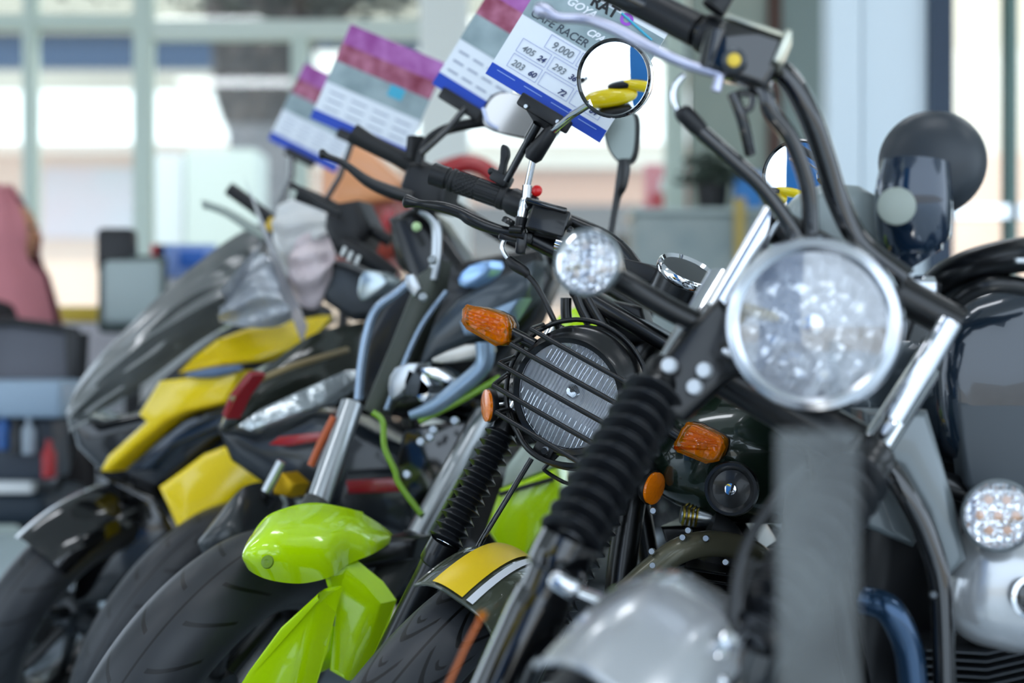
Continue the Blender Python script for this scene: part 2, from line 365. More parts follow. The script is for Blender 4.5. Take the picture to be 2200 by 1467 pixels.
def led_signal(parent, c, n, up, r, stem=None, leds=orange_led):
    s_ = bpy.data.objects.new('indicator', None); COL.objects.link(s_); s_.parent = parent; s_.location = c - parent.location
    n = n.normalized(); x = up.cross(n).normalized(); u = n.cross(x)
    MB().lathe(c, n, [(0, -0.05), (r * 0.55, -0.045), (r * 0.9, -0.025), (r, -0.005), (r, 0.004), (r * 0.93, 0.006), (r * 0.9, 0.0)], 40).build('indicator_housing', grey, s_)
    MB().lathe(c, n, [(r * 0.92, 0.001), (r * 0.8, -0.004), (r * 0.4, -0.01), (0, -0.012)], 40, uv=True).build('reflector', refl_led, s_)
    if leds:
        for k in range(7):
            q = V((0, 0, 0)) if k == 6 else (x * math.cos(k * PI / 3 + 0.2) + u * math.sin(k * PI / 3 + 0.2)) * r * 0.48
            MB().lathe(c + q - n * 0.004, n, [(r * 0.12, 0), (r * 0.12, 0.002), (0, 0.004)], 12).build('led', leds, s_)
    MB().lathe(c, n, [(r * 0.93, 0.004), (r * 0.7, 0.009), (r * 0.3, 0.012), (0, 0.0125)], 40).build('clear_lens', lensc, s_)
    if stem: MB().tube(stem, 0.013, 14, smooth=4).build('indicator_stalk', satin, s_)
    return s_
def rear_body(bike, head, b=V((0.9, 0.43, 0)), tank_m=gloss, tank=True, engine=True, lean=0.2, zt=0.05, length=1.15, wr=0.3, fit=True):
    """frame, tank, saddle, engine and back wheel, laid out behind the steering head"""
    b = b.normalized(); lf = V((b.y, -b.x, 0)); up = (V((0, 0, 1)) + lf * lean).normalized(); sd = b.cross(up)
    M = Matrix((b, sd, up)).transposed()
    g = V((head.x, head.y, 0)) - lf * 0.0 
    def q(x, y, z): return V((head.x, head.y, 0)) + b * x + sd * y + up * z + (-lf * lean * head.z)
    if tank:
        rows = []
        for i in range(15):
            t = i / 14; xx = 0.06 + 0.44 * t; wv = 0.13 * math.sin(PI * min(1, t * 1.15 + 0.1)) ** 0.5 * (1 - 0.35 * t) + 0.01; hv = 0.11 * math.sin(PI * (0.12 + 0.8 * t)) ** 0.6
            zc = 0.80 + zt - 0.03 * t; row = []
            for k in range(25):
                a = 2 * PI * k / 24; row.append(q(xx, math.cos(a) * wv, zc + math.sin(a) * hv * (1.0 if math.sin(a) > 0 else 0.75)))
            rows.append(row)
        m = MB(); m.grid(rows); 
        m.bm.faces.new([v for v in m.bm.verts][:25][:24]); bmesh.ops.remove_doubles(m.bm, verts=m.bm.verts, dist=1e-5); m.build('fuel_tank', tank_m, bike)
    m = MB(); rows = []
    for i in range(11):
        t = i / 10; xx = 0.45 + 0.6 * t; wv = 0.09 + 0.05 * math.sin(PI * t); row = []
        for k in range(17): a = 2 * PI * k / 16; row.append(q(xx, math.cos(a) * wv, 0.79 + zt + 0.02 * math.sin(t * 5) + math.sin(a) * 0.035))
        rows.append(row)
    m.grid(rows); m.build('saddle', blk, bike)
    m = MB(); m.tube([q(0.02, 0, 0.86), q(0.1, 0.06, 0.5), q(0.2, 0.1, 0.3), q(0.6, 0.1, 0.28), q(0.75, 0.08, 0.6), q(0.4, 0.05, 0.72), q(0.05, 0, 0.82)], 0.016, 12, smooth=4)
    m.build('frame', satin, bike)
    if engine:
        m = MB(); m.box(q(0.47, 0, 0.36), (0.32, 0.24, 0.2), M, 0.04, 3); m.lathe(q(0.50, -0.16, 0.36), sd, [(0, 0), (0.08, 0), (0.09, 0.02), (0.09, 0.3), (0.08, 0.32), (0, 0.32)], 32); m.build('engine', dark_alu, bike)
        m = MB()
        for k in range(11):
            m.box(q(0.36 + 0.006 * k, 0, 0.47 + 0.016 * k), (0.15, 0.19, 0.006), M, 0.002, 1)
        m.build('cooling_fins', satin, bike)
    fr = Fr(1100, 700, 1, 0, 0); fr.f = -b; fr.B = b; fr.U = up; fr.R = sd
    C = q(length, 0, wr / 1.0); wheel(bike, C, fr, wr, 0.12, tread_slash, name='rear_wheel')
    m = MB(); m.tube([q(0.5, 0.09, 0.38), C + sd * 0.09], 0.02, 10); m.tube([q(0.5, -0.09, 0.38), C - sd * 0.09], 0.02, 10); m.build('swingarm', satin, bike)
    # side stand
    m = MB(); foot = q(0.5, 0, 0.3) + lf * 0.3; foot.z = 0.008
    m.tube([q(0.5, 0, 0.3) + lf * 0.12, foot], 0.011, 10); m.box(foot, (0.06, 0.05, 0.012)); m.build('side_stand', satin, bike)
    return q, M

# ------------------------------------------------------------------ the setting
def wbox(name, x0, x1, y0, y1, z0, z1, m):
    return struct(name, MB().box(((x0 + x1) / 2, (y0 + y1) / 2, (z0 + z1) / 2), (x1 - x0, y1 - y0, z1 - z0)), m)
floor_m = mat('pale_tile_floor', '#a9b6bf', 0.18, 0.0, 0.4, noise=(1.2, '#9dabb6'))
street_m = mat('street_concrete', '#b9b0a2', 0.9, noise=(2, '#a89f92'))
wall_m = mat('white_wall', '#d9dcd8', 0.7, noise=(1.5, '#d0d4d0')); wall_g = mat('greenish_wall', '#b9c3bb', 0.7)
frame_m = mat('pale_green_frame', '#cfdccf', 0.45); navy_m = mat('navy_post', '#1b3147', 0.4); ceil_m = mat('ceiling_white', '#c9ccca', 0.8)
colw = mat('blue_white_column', '#d2dfe6', 0.5); brown_m = mat('brown_strip', '#5a4038', 0.6); beige_m = mat('beige_wall', '#d9c6ae', 0.8, noise=(0.6, '#d2cbc0'))
YW = 7.0
wbox('floor', -7, 7, -2.5, YW, -0.1, 0, floor_m)
wbox('ceiling', -7, 7, -1.5, YW + 0.1, 3.3, 3.4, ceil_m)
g = wbox('trim_street', -25, 25, YW + 0.12, 24, -0.2, -0.05, street_m)
wbox('trim_forecourt', -25, 25, -20, -2.5, -0.2, -0.02, street_m)
# window wall: mullions and beams at YW
def X(px, y=YW): return (px - 1100) / FOC * y
def Z(py, y=YW): return CZ - (py - 733.5) / FOC * y
n = 1
def win(x0, x1, z0, z1):
    global n
    struct('window_%d' % n, MB().box(((x0 + x1) / 2, YW, (z0 + z1) / 2), (x1 - x0, 0.008, z1 - z0)), paneg); n += 1
mull = [(-75, 0.05, 3.3), (67, 0.055, 3.3), (310, 0.085, 3.3), (645, 0.075, Z(80)), (955, 0.24, 3.3), (1450, 0.1, 3.3)]
for i, (px, wd, zt) in enumerate(mull):
    wbox('trim_%d' % (i + 1), X(px) - wd / 2, X(px) + wd / 2, YW - 0.05, YW + 0.05, 0.35, zt, mat('pillar_white', '#fbfdf6', 0.6) if i == 4 else frame_m)
wbox('trim_7', X(320), X(950), YW - 0.04, YW + 0.04, Z(86), Z(46), mat('pale_beam', '#dde6da', 0.5))
wbox('trim_8', -7, X(300), YW - 0.04, YW + 0.04, Z(64), Z(34), frame_m)
wbox('wall_back', -7, X(1480), YW - 0.06, YW + 0.06, 0, 0.36, wall_g)
for a_, b_ in zip(mull, mull[1:]):
    win(X(a_[0]) + a_[1] / 2, X(b_[0]) - b_[1] / 2, 0.36, 3.3)
wbox('wall_left', -7.1, -7, 2.5, YW, 0, 3.3, wall_m); wbox('wall_right', 7, 7.1, 2.5, YW, 0, 3.3, wall_m)
# right hand part: panels and posts nearer
wbox('wall_partition', X(1480), X(1640), YW - 0.1, YW + 0.05, 0, 3.3, mat('dull_green_wall', '#9aa59a', 0.7, noise=(2.5, '#aab0a4')))
wbox('trim_9', X(1640), X(1668), YW - 0.14, YW + 0.05, 0, 3.3, brown_m)
wbox('trim_10', X(1668), X(1782), YW - 0.12, YW + 0.05, 0, 3.3, mat('grey_green_panel', '#8f9c98', 0.6))
YC = 5.0
wbox('trim_11', X(1782, YC), X(1850, YC), YC, YC + 0.15, 0, 3.3, colw)
wbox('trim_12', X(1856, YC), X(1995, YC), YC + 0.02, YC + 0.17, 0, 3.3, colw)
wbox('trim_13', X(1996, YC), X(2044, YC), YC - 0.02, YC + 0.15, 0, 3.3, navy_m)
struct('window_%d' % n, MB().box(((X(2044, YC) + 7) / 2, YC + 0.05, 1.65), (7 - X(2044, YC), 0.008, 3.3)), paneg); n += 1
wbox('trim_14', X(2172, YC), X(2186, YC), YC, YC + 0.1, 0, 3.3, mat('green_glass_edge', '#5d7a74', 0.3))
wbox('trim_15', X(2044, YC), 7, YC, YC + 0.1, Z(470, YC), Z(438, YC), mat('bright_rail', '#f0f4f4', 0.15, 0.6))
for i, (x, y) in enumerate(((-2.4, 1.2), (0.2, 1.2), (2.6, 1.2), (-2.4, 3.6), (0.2, 3.6), (2.6, 3.6))):  # unseen glowing panels, added for soft light and chrome reflections
    t = thing('added_light_panel', 'unseen glowing panel added to the white ceiling for light and reflections', 'added light', (x, y, 3.27), 'light panels added to the ceiling')
    MB().box((x, y, 3.285), (1.24, 0.34, 0.03)).build('added_panel_frame', wall_m, t)
    MB().box((x, y, 3.262), (1.18, 0.28, 0.012)).build('glow_face', mat('added_glow_%d' % i, '#ffffff', 0.5, emit='#f4f8ff', est=7), t)

# outside: building across the street
YB = 16.0
def facade(name, p, x0, x1, y0, y1, m, dy=0.0, th=0.3):
    return MB().box(((X(x0, YB) + X(x1, YB)) / 2, YB + dy + th / 2, (Z(y0, YB) + Z(y1, YB)) / 2), (abs(X(x1, YB) - X(x0, YB)), th, abs(Z(y0, YB) - Z(y1, YB)))).build(name, m, p)
bd = thing('building', 'pale building across the street with dark blue upper windows and a white sunlit band', 'building', (0, YB, -0.05))
facade('upper_wall', bd, -500, 1700, -500, 68, mat('upper_wall_paint', '#a59f92', 0.8), 0.0)
facade('window_band', bd, -500, 1700, 68, 150, mat('dark_blue_glazing', '#2a3c58', 0.25), 0.12)
facade('middle_wall', bd, -500, 1700, 150, 233, mat('middle_wall_paint', '#8e8880', 0.8, noise=(0.4, '#a09a90')), 0.0)
facade('shop_fascia', bd, -500, 1700, 226, 330, mat('white_fascia', '#ffffff', 0.6), -0.9, 1.2)
facade('lower_wall', bd, -500, 3000, 330, 960, mat('peach_render', '#cfa58c', 0.8, noise=(0.3, '#d6bcaa')), 0.0)
facade('window_frame', bd, 300, 318, 68, 150, wall_m, 0.05)
facade('poster_panel', bd, 95, 290, 362, 512, mat('pale_poster', '#b9bcc4', 0.7, noise=(0.9, '#c9b4ba')), -0.05, 0.06)
facade('door_recess', bd, 290, 400, 345, 640, mat('dark_recess', '#55525a', 0.7), -0.04, 0.06)
facade('terracotta_band', bd, 960, 1700, 372, 442, mat('terracotta', '#d8a68a', 0.8), -0.1)
facade('dark_shutter', bd, 1010, 1400, 442, 640, mat('brown_shutter', '#4a4038', 0.6), -0.12)
facade('bright_hoarding', bd, 690, 1430, 130, 370, mat('white_hoarding', '#f2ece2', 0.7), -0.5, 0.2)
b2 = thing('building', 'beige building seen through the glass at the right edge', 'building', (8, 18, -0.05))
MB().box((8.0, 18.2, 2.0), (5, 0.4, 7)).build('wall', beige_m, b2)
MB().box((8.0, 17.95, 1.0), (5, 0.2, 0.5)).build('cornice', mat('brown_cornice', '#6b4c38', 0.7), b2)
# tree beyond the window
YT = 11.0
tr = thing('street_tree', 'dark leaning street tree trunk standing beyond the window', 'tree', (X(560, YT), YT, -0.05))
bark = mat('dark_bark', '#564d4c', 0.9, bump=(9, 0.9, 0.05), noise=(3, '#3b3638'))
MB().tube([P(590, 1100, YT), P(585, 700, YT), P(560, 330, YT), P(560, 100, YT), P(540, -250, YT)], [0.22, 0.2, 0.24, 0.27, 0.3], 18, smooth=5).build('trunk', bark, tr)
MB().tube([P(560, 330, YT), P(505, 200, YT), P(490, 60, YT), P(400, -250, YT)], [0.16, 0.16, 0.15, 0.12], 14, smooth=5).build('bough', bark, tr)
MB().tube([P(560, 200, YT), P(640, 60, YT), P(760, -60, YT), P(900, -250, YT)], [0.2, 0.2, 0.22, 0.2], 14, smooth=5).build('bough', bark, tr)
lf = MB()
for k in range(1500):
    c = P(random.gauss(690, 190), random.gauss(-70, 55), YT + random.uniform(-0.8, 0.8)); s_ = random.uniform(0.04, 0.09)
    a = V((random.uniform(-1, 1), random.uniform(-1, 1), random.uniform(-1, 1))).normalized(); x, y = perp(a)
    lf.bm.faces.new([lf.bm.verts.new(c + x * s_), lf.bm.verts.new(c + y * s_ * 0.5), lf.bm.verts.new(c - x * s_), lf.bm.verts.new(c - y * s_ * 0.5)])
lf.build('foliage', mat('dark_leaves', '#3a3a34', 0.8), tr, smooth=False, norm=False)
# white box (air conditioner cabinet) outside
ac = thing('outdoor_cabinet', 'pale grey cabinet standing outside before the tree trunk', 'cabinet', (X(475, 9), 9, -0.05))
MB().box((X(475, 9), 9.2, (Z(320, 9) - 0.05) / 2), (0.46, 0.4, Z(320, 9) + 0.05), None, 0.02).build('body', mat('cabinet_grey', '#aab2ac', 0.6), ac)
MB().box((X(350, 9), 9.2, (Z(330, 9) - 0.05) / 2), (0.24, 0.3, Z(330, 9) + 0.05), None, 0.02).build('side_unit', mat('side_unit_white', '#b9bcc0', 0.6), ac)
# red sign and clutter to the right
rs = thing('notice_sign', 'red square notice with a white mark on a post beyond the window', 'sign', (X(1432, 7.6), 7.6, -0.05))
MB().box((X(1432, 7.6), 7.6, Z(403, 7.6)), (0.24, 0.02, 0.25), None, 0.004).build('sign_board', mat('sign_red', '#d8303c', 0.5), rs)
MB().box((X(1432, 7.6), 7.585, Z(400, 7.6)), (0.07, 0.006, 0.07), None, 0.002).build('sign_mark', whitep, rs)
MB().tube([(X(1432, 7.6), 7.63, -0.05), (X(1432, 7.6), 7.63, Z(380, 7.6))], 0.02, 10).build('post', grey, rs)

# ================================================================== the caged-headlamp motorcycle (in focus)
D = Fr(1228, 848, 2.0, 20, 30)
W = D.w
bD = thing('motorcycle', 'dark green retro motorcycle with wire-caged headlamp and yellow striped front mudguard', 'motorcycle', (-0.1, 2.0, 0), 'motorcycles parked in a row')
# headlamp
nl = (D.f * 1.0 - D.U * 0.16 - D.R * 0.02).normalized()
hl = bpy.data.objects.new('headlamp', None); COL.objects.link(hl); hl.parent = bD; hl.location = D.o - bD.location
O = D.o
MB().lathe(O, -nl, [(0.0755, -0.014), (0.083, -0.016), (0.0885, -0.008), (0.089, 0.006), (0.0935, 0.010), (0.095, 0.03), (0.092, 0.06), (0.075, 0.095), (0.045, 0.115), (0, 0.12)], 64).build('headlamp_shell', satin, hl, ang=50)
MB().lathe(O, -nl, [(0.0755, -0.006), (0.068, 0.012), (0.045, 0.035), (0.02, 0.045), (0.015, 0.045), (0, 0.045)], 64, x=D.R, uv=True).build('reflector', refl, hl)
MB().lathe(O, nl, [(0.0765, 0.0), (0.0755, 0.008), (0.06, 0.014), (0.035, 0.018), (0, 0.0195)], 64, x=D.R, uv=True).build('headlamp_lens', lensg, hl)
for k in range(19):                                   # flutes moulded in the lens
    x = -0.064 + 0.128 * k / 18; hz = math.sqrt(0.072 ** 2 - x * x)
    for (z0, z1) in ((-hz, -0.022), (0.030, hz)):
        if z1 - z0 < 0.008: continue
        MB().tube([O + D.R * (x + 0.002 * math.sin(k)) + D.U * (z0 + (z1 - z0) * t) + nl * (0.0195 - 0.0125 * ((x * x + (z0 + (z1 - z0) * t) ** 2) / 0.0055)) for t in (0, 0.25, 0.5, 0.75, 1)], 0.0006, 5).build('lens_flute', flutem, hl)
MB().lathe(O + nl * 0.008 + D.U * 0.006, nl, [(0.010, -0.03), (0.011, -0.004), (0.008, 0.0), (0, 0.001)], 20).build('bulb_cap', chrome, hl)
MB().lathe(O + nl * 0.016 + D.U * 0.006, nl, [(0.021, 0.0), (0.0225, 0.002), (0.024, 0.0), (0.021, 0)], 32).build('lens_ring', lensc, hl)
MB().tube([O + D.R * -0.02 - D.U * 0.045 - nl * 0.01, O - D.R * 0.015 - D.U * 0.045 + nl * 0.008], 0.007, 16).build('parking_bulb', lensc, hl)
MB().lathe(O + nl * 0.002, nl, [(0.0752, 0.0), (0.0772, 0.006), (0.0775, 0.001), (0.0752, 0)], 64).build('trim_ring', chrome, hl)
# cage
cg = bpy.data.objects.new('headlamp_cage', None); COL.objects.link(cg); cg.parent = bD; cg.location = O - bD.location
rr = 0.106
MB().tube([O + D.R * rr * math.cos(a) + D.U * rr * math.sin(a) + D.B * 0.022 + D.U * 0.0 for a in [2 * PI * k / 72 for k in range(72)]], 0.0037, 10, closed=True).build('cage_ring', satin, cg)
wires = [((1143, 707), (1350, 823), (1376, 813)), ((1100, 740), (1350, 880), (1370, 866)), ((1074, 781), (1345, 934), (1368, 925)), ((1062, 828), (1330, 983), (1352, 985)), ((1068, 886), (1290, 1018), (1318, 1030))]
back_l = [(1166, 698), (1130, 722), (1103, 768), (1088, 806), (1094, 880)]
for (a, b, c), bl in zip(wires, back_l):
    pa, pb = W(*a, -0.038), W(*b, -0.038); q0 = W(*bl, 0.018); q1 = W(*c, 0.018)
    mid = (pa + pb) / 2 - D.B * 0.006
    pts = [q0, q0 * 0.45 + pa * 0.55 - D.B * 0.004, pa, pa * 0.96 + pb * 0.04 - D.B * 0.003, mid, pb * 0.96 + pa * 0.04 - D.B * 0.003, pb, q1 * 0.5 + pb * 0.5, q1]
    MB().tube(pts, 0.0037, 10, smooth=5).build('cage_bar', satin, cg)
MB().tube([W(1094, 880, 0.02), W(1112, 925, 0.0), W(1136, 965, -0.01), W(1180, 992, -0.012), W(1240, 1001, -0.01), W(1290, 990, 0.0)], 0.0045, 10, smooth=6).build('cage_lower_hoop', satin, cg)
MB().tube([W(1200, 975, 0.03), W(1172, 1003, 0.03), W(1172, 1012, 0.03), W(1210, 1035, 0.03), W(1230, 1040, 0.05)], 0.003, 8, smooth=4).build('cage_stay', satin, cg)
MB().box(W(1172, 968, 0.01), (0.03, 0.03, 0.022), D.M, 0.004).build('lamp_bracket', blk, bD)
bolt(bD, W(1172, 968, -0.01), D.f, 0.006, 0.006)
# indicators
lamp_signal(bD, D, [(1003, 656), (1086, 679), (1092, 733), (1066, 741), (1004, 705), (994, 690)], [(1088, 710), (1150, 742)], 0.028, -0.01)
lamp_signal(bD, D, [(1478, 908), (1548, 938), (1556, 960), (1543, 988), (1518, 993), (1456, 968), (1450, 955)], [(1470, 945), (1400, 900)], 0.028, 0.03)
# side reflectors
for (cx, cy, rx, rz, yb, tilt) in ((1049, 871, 0.008, 0.024, 0.03, 12), (1403, 1048, 0.011, 0.030, 0.06, 22)):
    ax = (D.f * 0.35 + V((-1, 0, 0)) * 0.9).normalized() if cx < 1200 else (D.f * 0.55 + V((1, 0, -0.2)) * 0.8).normalized()
    rf = bpy.data.objects.new('side_reflector', None); COL.objects.link(rf); rf.parent = bD; c = W(cx, cy, yb); rf.location = c - bD.location
    MB().lathe(c, ax, [(0, -0.012), (0.022, -0.010), (0.0255, -0.002), (0.025, 0.0), (0, 0.0)], 32, x=D.U).build('reflector_back', blk, rf)
    MB().lathe(c, ax, [(0.0235, 0), (0.0235, 0.004), (0.018, 0.006), (0, 0.0065)], 32, x=D.U).build('reflector_lens', mat('amber_solid', '#ff8408', 0.12, 0, 0.8, bump=(160, 0.7, 0.003)) if 'amber_solid' not in MATS else MATS['amber_solid'], rf)
MB().tube([W(1062, 875, 0.035), W(1105, 870, 0.06)], 0.006, 12).build('reflector_bolt', chrome, bD)
# fork: right leg (picture left) and left leg
CD = P(850, 1650, 2.06); D2 = Fr(850, 1650, 2.06, 20, 30)
def leg(bike, fr, top, mid, bot, rb, rl, tube_r, nb, tops=None, lower=satin, up_mat=chrome):
    t, m_, b_ = V(top), V(mid), V(bot); d = (m_ - t).normalized()
    fk = bpy.data.objects.new('fork_leg', None); COL.objects.link(fk); fk.parent = bike; fk.location = b_ - bike.location
    bellows(fk, t, m_, rb, nb)
    MB().tube([t - d * 0.03, t - d * 0.02, t - d * 0.012, t - d * 0.004, t + d * 0.004], [rb * 0.7, rb * 0.74, rb * 0.68, rb * 0.74, rb * 0.74], 28).build('bellows_clamp', satin, fk)
    MB().tube([t - d * 0.18, m_], tube_r, 24).build('inner_tube', up_mat, fk)
    n_ = (b_ - m_).normalized()
    MB().tube([m_ - n_ * 0.004, m_ + n_ * 0.03, m_ + n_ * 0.034, m_ + n_ * 0.06, m_ + n_ * 0.08, b_ - n_ * 0.03, b_ + n_ * 0.01], [rb * 0.86, rb * 0.9, rb * 0.8, rb * 0.78, rl, rl * 0.95, rl * 0.8], 28, smooth=2).build('slider', lower, fk)
    return fk
LG = D.R * 0.098
tD = W(1083, 925, 0.045); mD = W(955, 1168, -0.03)
leg(bD, D, tD, mD, CD - D.R * 0.085 + V((0, 0.0, 0)), 0.0265, 0.021, 0.016, 11)
leg(bD, D, tD + D.R * 0.19, mD + D.R * 0.19, CD + D.R * 0.105, 0.0265, 0.021, 0.016, 11)
# yokes
MB().box(tD + D.R * 0.095 + D.U * 0.055 + D.B * 0.03, (0.25, 0.06, 0.03), D.M, 0.01, 3).build('lower_yoke', satin, bD)
MB().box(tD + D.R * 0.095 + D.U * 0.225 + D.B * 0.075, (0.25, 0.07, 0.025), D.M, 0.01, 3).build('upper_yoke', satin, bD)
MB().tube([tD + D.R * 0.095 + D.U * 0.04 + D.B * 0.07, tD + D.R * 0.095 + D.U * 0.23 + D.B * 0.12], 0.028, 20).build('steering_stem', satin, bD)
# wheel and mudguard
wD = wheel(bD, CD, D2, 0.325, 0.112, tread_road)
fd = MB().grid(fender_grid(CD, D2, 0.358, 0.130, 25, -75, 0.024), thick=0.003).build('mudguard', olive, bD, ang=60)
def lip(bike, C, fr, Rf, wdt, t0, drop, r, m):
    t = math.radians(t0); e = fr.U * math.cos(t) + fr.f * math.sin(t)
    MB().tube([C + e * (Rf - drop * abs(x) ** 3.6) + fr.R * (x * wdt / 2) for x in [-1 + 2 * k / 16 for k in range(17)]], r, 8).build('mudguard_lip', m, bike)
lip(fd, CD, D2, 0.358, 0.130, 25.5, 0.024, 0.0028, olive)
for side in (-1, 1):
    MB().tube([r_[0] if side < 0 else r_[-1] for r_ in fender_grid(CD, D2, 0.358, 0.130, 25, -75, 0.024)], 0.0026, 8).build('mudguard_lip', olive, fd)
MB().grid(fender_grid(CD, D2, 0.358, 0.130, 24.8, -70, 0.024, a=-0.70, b=0.02, off=0.0035)).build('stripe', decal_y, fd, norm=False)['label'] = 'broad yellow stripe'
MB().grid(fender_grid(CD, D2, 0.358, 0.130, 24.8, -70, 0.024, a=0.12, b=0.28, off=0.0035)).build('stripe', decal_w, fd, norm=False)['label'] = 'narrow white stripe'
# speedometer cable beside the bellows
MB().tube([W(1142, 985, 0.04), W(1090, 1070, 0.03), W(1030, 1170, 0.01), W(1000, 1240, 0.0)], 0.0042, 10, smooth=5).build('speedometer_cable', gloss, bD)
# handlebar, grip, lever
MB().tube([W(940, 378, 0.10), W(1110, 432, 0.115), W(1230, 478, 0.125), W(1330, 530, 0.13), W(1420, 640, 0.12), W(1520, 690, 0.12), W(1600, 690, 0.12), W(1720, 740, 0.12), W(1900, 840, 0.12)], 0.011, 16, smooth=5).build('handlebar', satin, bD)
gp = bpy.data.objects.new('throttle_grip', None); COL.objects.link(gp); gp.parent = bD; gp.location = W(1000, 400, 0.1) - bD.location
ga, gb = W(928, 372, 0.10), W(1112, 436, 0.115); gd = (gb - ga)
prof = []; rad = []
for k in range(61):
    t = k / 60; prof.append(ga + gd * t)
    if t < 0.03: r_ = 0.013 + t * 0.12
    elif t < 0.19: r_ = 0.0172
    elif t < 0.22: r_ = 0.0155
    elif t < 0.28: r_ = 0.0185
    elif t < 0.80: r_ = 0.0165
    elif t < 0.86: r_ = 0.0185
    else: r_ = 0.0172
    rad.append(r_)
MB().tube(prof, rad, 32).build('grip_sleeve', rub, gp, ang=25)
gx, gy = perp(gd)
# raised diamond pattern and long ribs on the rubber
for s_ in (1, -1):
    for h0 in range(14):
        MB().tube([ga + gd * (0.30 + 0.22 * k / 14) + (gx * math.cos(h0 * 2 * PI / 14 + s_ * k * 0.11) + gy * math.sin(h0 * 2 * PI / 14 + s_ * k * 0.11)) * 0.0168 for k in range(15)], 0.0009, 5).build('grip_rib', rub, gp)
for h0 in range(14):
    a_ = h0 * 2 * PI / 14
    MB().tube([ga + gd * t + (gx * math.cos(a_) + gy * math.sin(a_)) * 0.0168 for t in (0.54, 0.78)], 0.0011, 5).build('grip_rib', rub, gp)
MB().tube([W(930 + 0, 373, 0.1), W(962, 384, 0.102)], 0.0178, 28).build('bar_end', blk, gp)
# switch housing and master cylinder
Mb = D.M
MB().tube([W(1090, 428, 0.113), W(1100, 432, 0.113), W(1145, 452, 0.118)], [0.017, 0.021, 0.021], 24).build('switch_housing', blk, bD)
MB().blob(W(1153, 410, 0.118), (0.009, 0.006, 0.009), Mb, 14).build('stop_button', mat('red_button', '#e01818', 0.35, coat=0.4), bD)
mc = bpy.data.objects.new('master_cylinder', None); COL.objects.link(mc); mc.parent = bD; mc.location = W(1180, 480, 0.08) - bD.location
Rz = Matrix.Rotation(math.radians(14), 3, 'Y'); Mm = Matrix.Rotation(math.radians(-10), 3, 'Z') @ Matrix.Rotation(math.radians(16), 3, 'Y') @ Matrix.Rotation(math.radians(-14), 3, 'X')
MB().box(W(1180, 482, 0.075), (0.058, 0.048, 0.042), Mm, 0.004, 3).build('reservoir', satin, mc)
MB().box(W(1176, 452, 0.075), (0.064, 0.054, 0.009), Mm, 0.003, 3).build('reservoir_lid', gloss, mc)
MB().box(W(1173, 447, 0.075), (0.046, 0.034, 0.004), Mm, 0.002, 2).build('lid_plate', blk, mc)
MB().tube([W(1140, 512, 0.08), W(1205, 545, 0.09)], 0.013, 20).build('cylinder_body', satin, mc)
MB().tube([W(1196, 524, 0.06), W(1215, 530, 0.06)], 0.010, 16).build('banjo_fitting', chrome, mc)
bolt(mc, W(1222, 492, 0.06), D.R, 0.005, 0.006, satin)
MB().box(W(1108, 508, 0.06), (0.05, 0.02, 0.016), Matrix.Rotation(math.radians(8), 3, 'Y'), 0.003).build('lever_bracket', satin, mc)
MB().box(W(1120, 522, 0.06), (0.016, 0.02, 0.032), Matrix.Rotation(math.radians(5), 3, 'Y'), 0.003).build('lever_bracket', satin, mc)
bolt(mc, W(1090, 480, 0.045), D.U, 0.010, 0.008, satin); MB().tube([W(1096, 492, 0.045), W(1122, 494, 0.045)], 0.006, 12).build('pivot_lug', satin, mc)
MB().tube([W(869, 431, 0.03), W(873, 432, 0.03), W(884, 434, 0.03), W(905, 438, 0.032), W(950, 445, 0.036), W(990, 458, 0.04), W(1010, 470, 0.042), W(1040, 484, 0.045), W(1080, 496, 0.05), W(1128, 505, 0.055)],
          [0.006, 0.0105, 0.0085, 0.0060, 0.0085, 0.0085, 0.0100, 0.0095, 0.0080, 0.0080], 18, smooth=4).build('brake_lever', satin, bD)
# choke-like thumb lever
MB().slab([W(1076, 318, 0.1), W(1082, 310, 0.1), W(1090, 318, 0.1), W(1092, 334, 0.1), W(1086, 352, 0.1), W(1080, 384, 0.1), W(1066, 384, 0.1), W(1074, 350, 0.1)], D.B * 0.01, 0.003, 3, smooth=3).build('phone_clamp_lever', blk, bD)
MB().box(W(1078, 384, 0.11), (0.03, 0.03, 0.018), D.M, 0.004).build('clamp_block', blk, bD)
MB().blob(W(1056, 368, 0.1), (0.006, 0.006, 0.006), None, 10).build('clamp_knob', blk, bD)
# brake cable
MB().tube([W(1085, 512, 0.06), W(1079, 530, 0.06), W(1084, 545, 0.06), W(1095, 560, 0.06)], 0.0036, 10, smooth=5).build('cable_elbow', chrome, bD)
MB().tube([W(1092, 555, 0.06), W(1104, 568, 0.06), W(1128, 584, 0.06), W(1134, 596, 0.06)], [0.006, 0.0085, 0.0075, 0.004], 14, smooth=4).build('cable_boot', blk, bD)
MB().tube([W(1130, 588, 0.06), W(1150, 610, 0.06), W(1172, 650, 0.06), W(1192, 692, 0.06), W(1215, 740, 0.08)], 0.0042, 10, smooth=5).build('brake_cable', satin, bD)
for pts in ([(1216, 640), (1216, 668), (1218, 694)], [(1240, 635), (1252, 665), (1268, 695)], [(1262, 640), (1280, 672), (1300, 705)]):
    MB().tube([W(x, y, 0.09) for x, y in pts], 0.0085, 14, smooth=4).build('brake_hose', satin, bD)
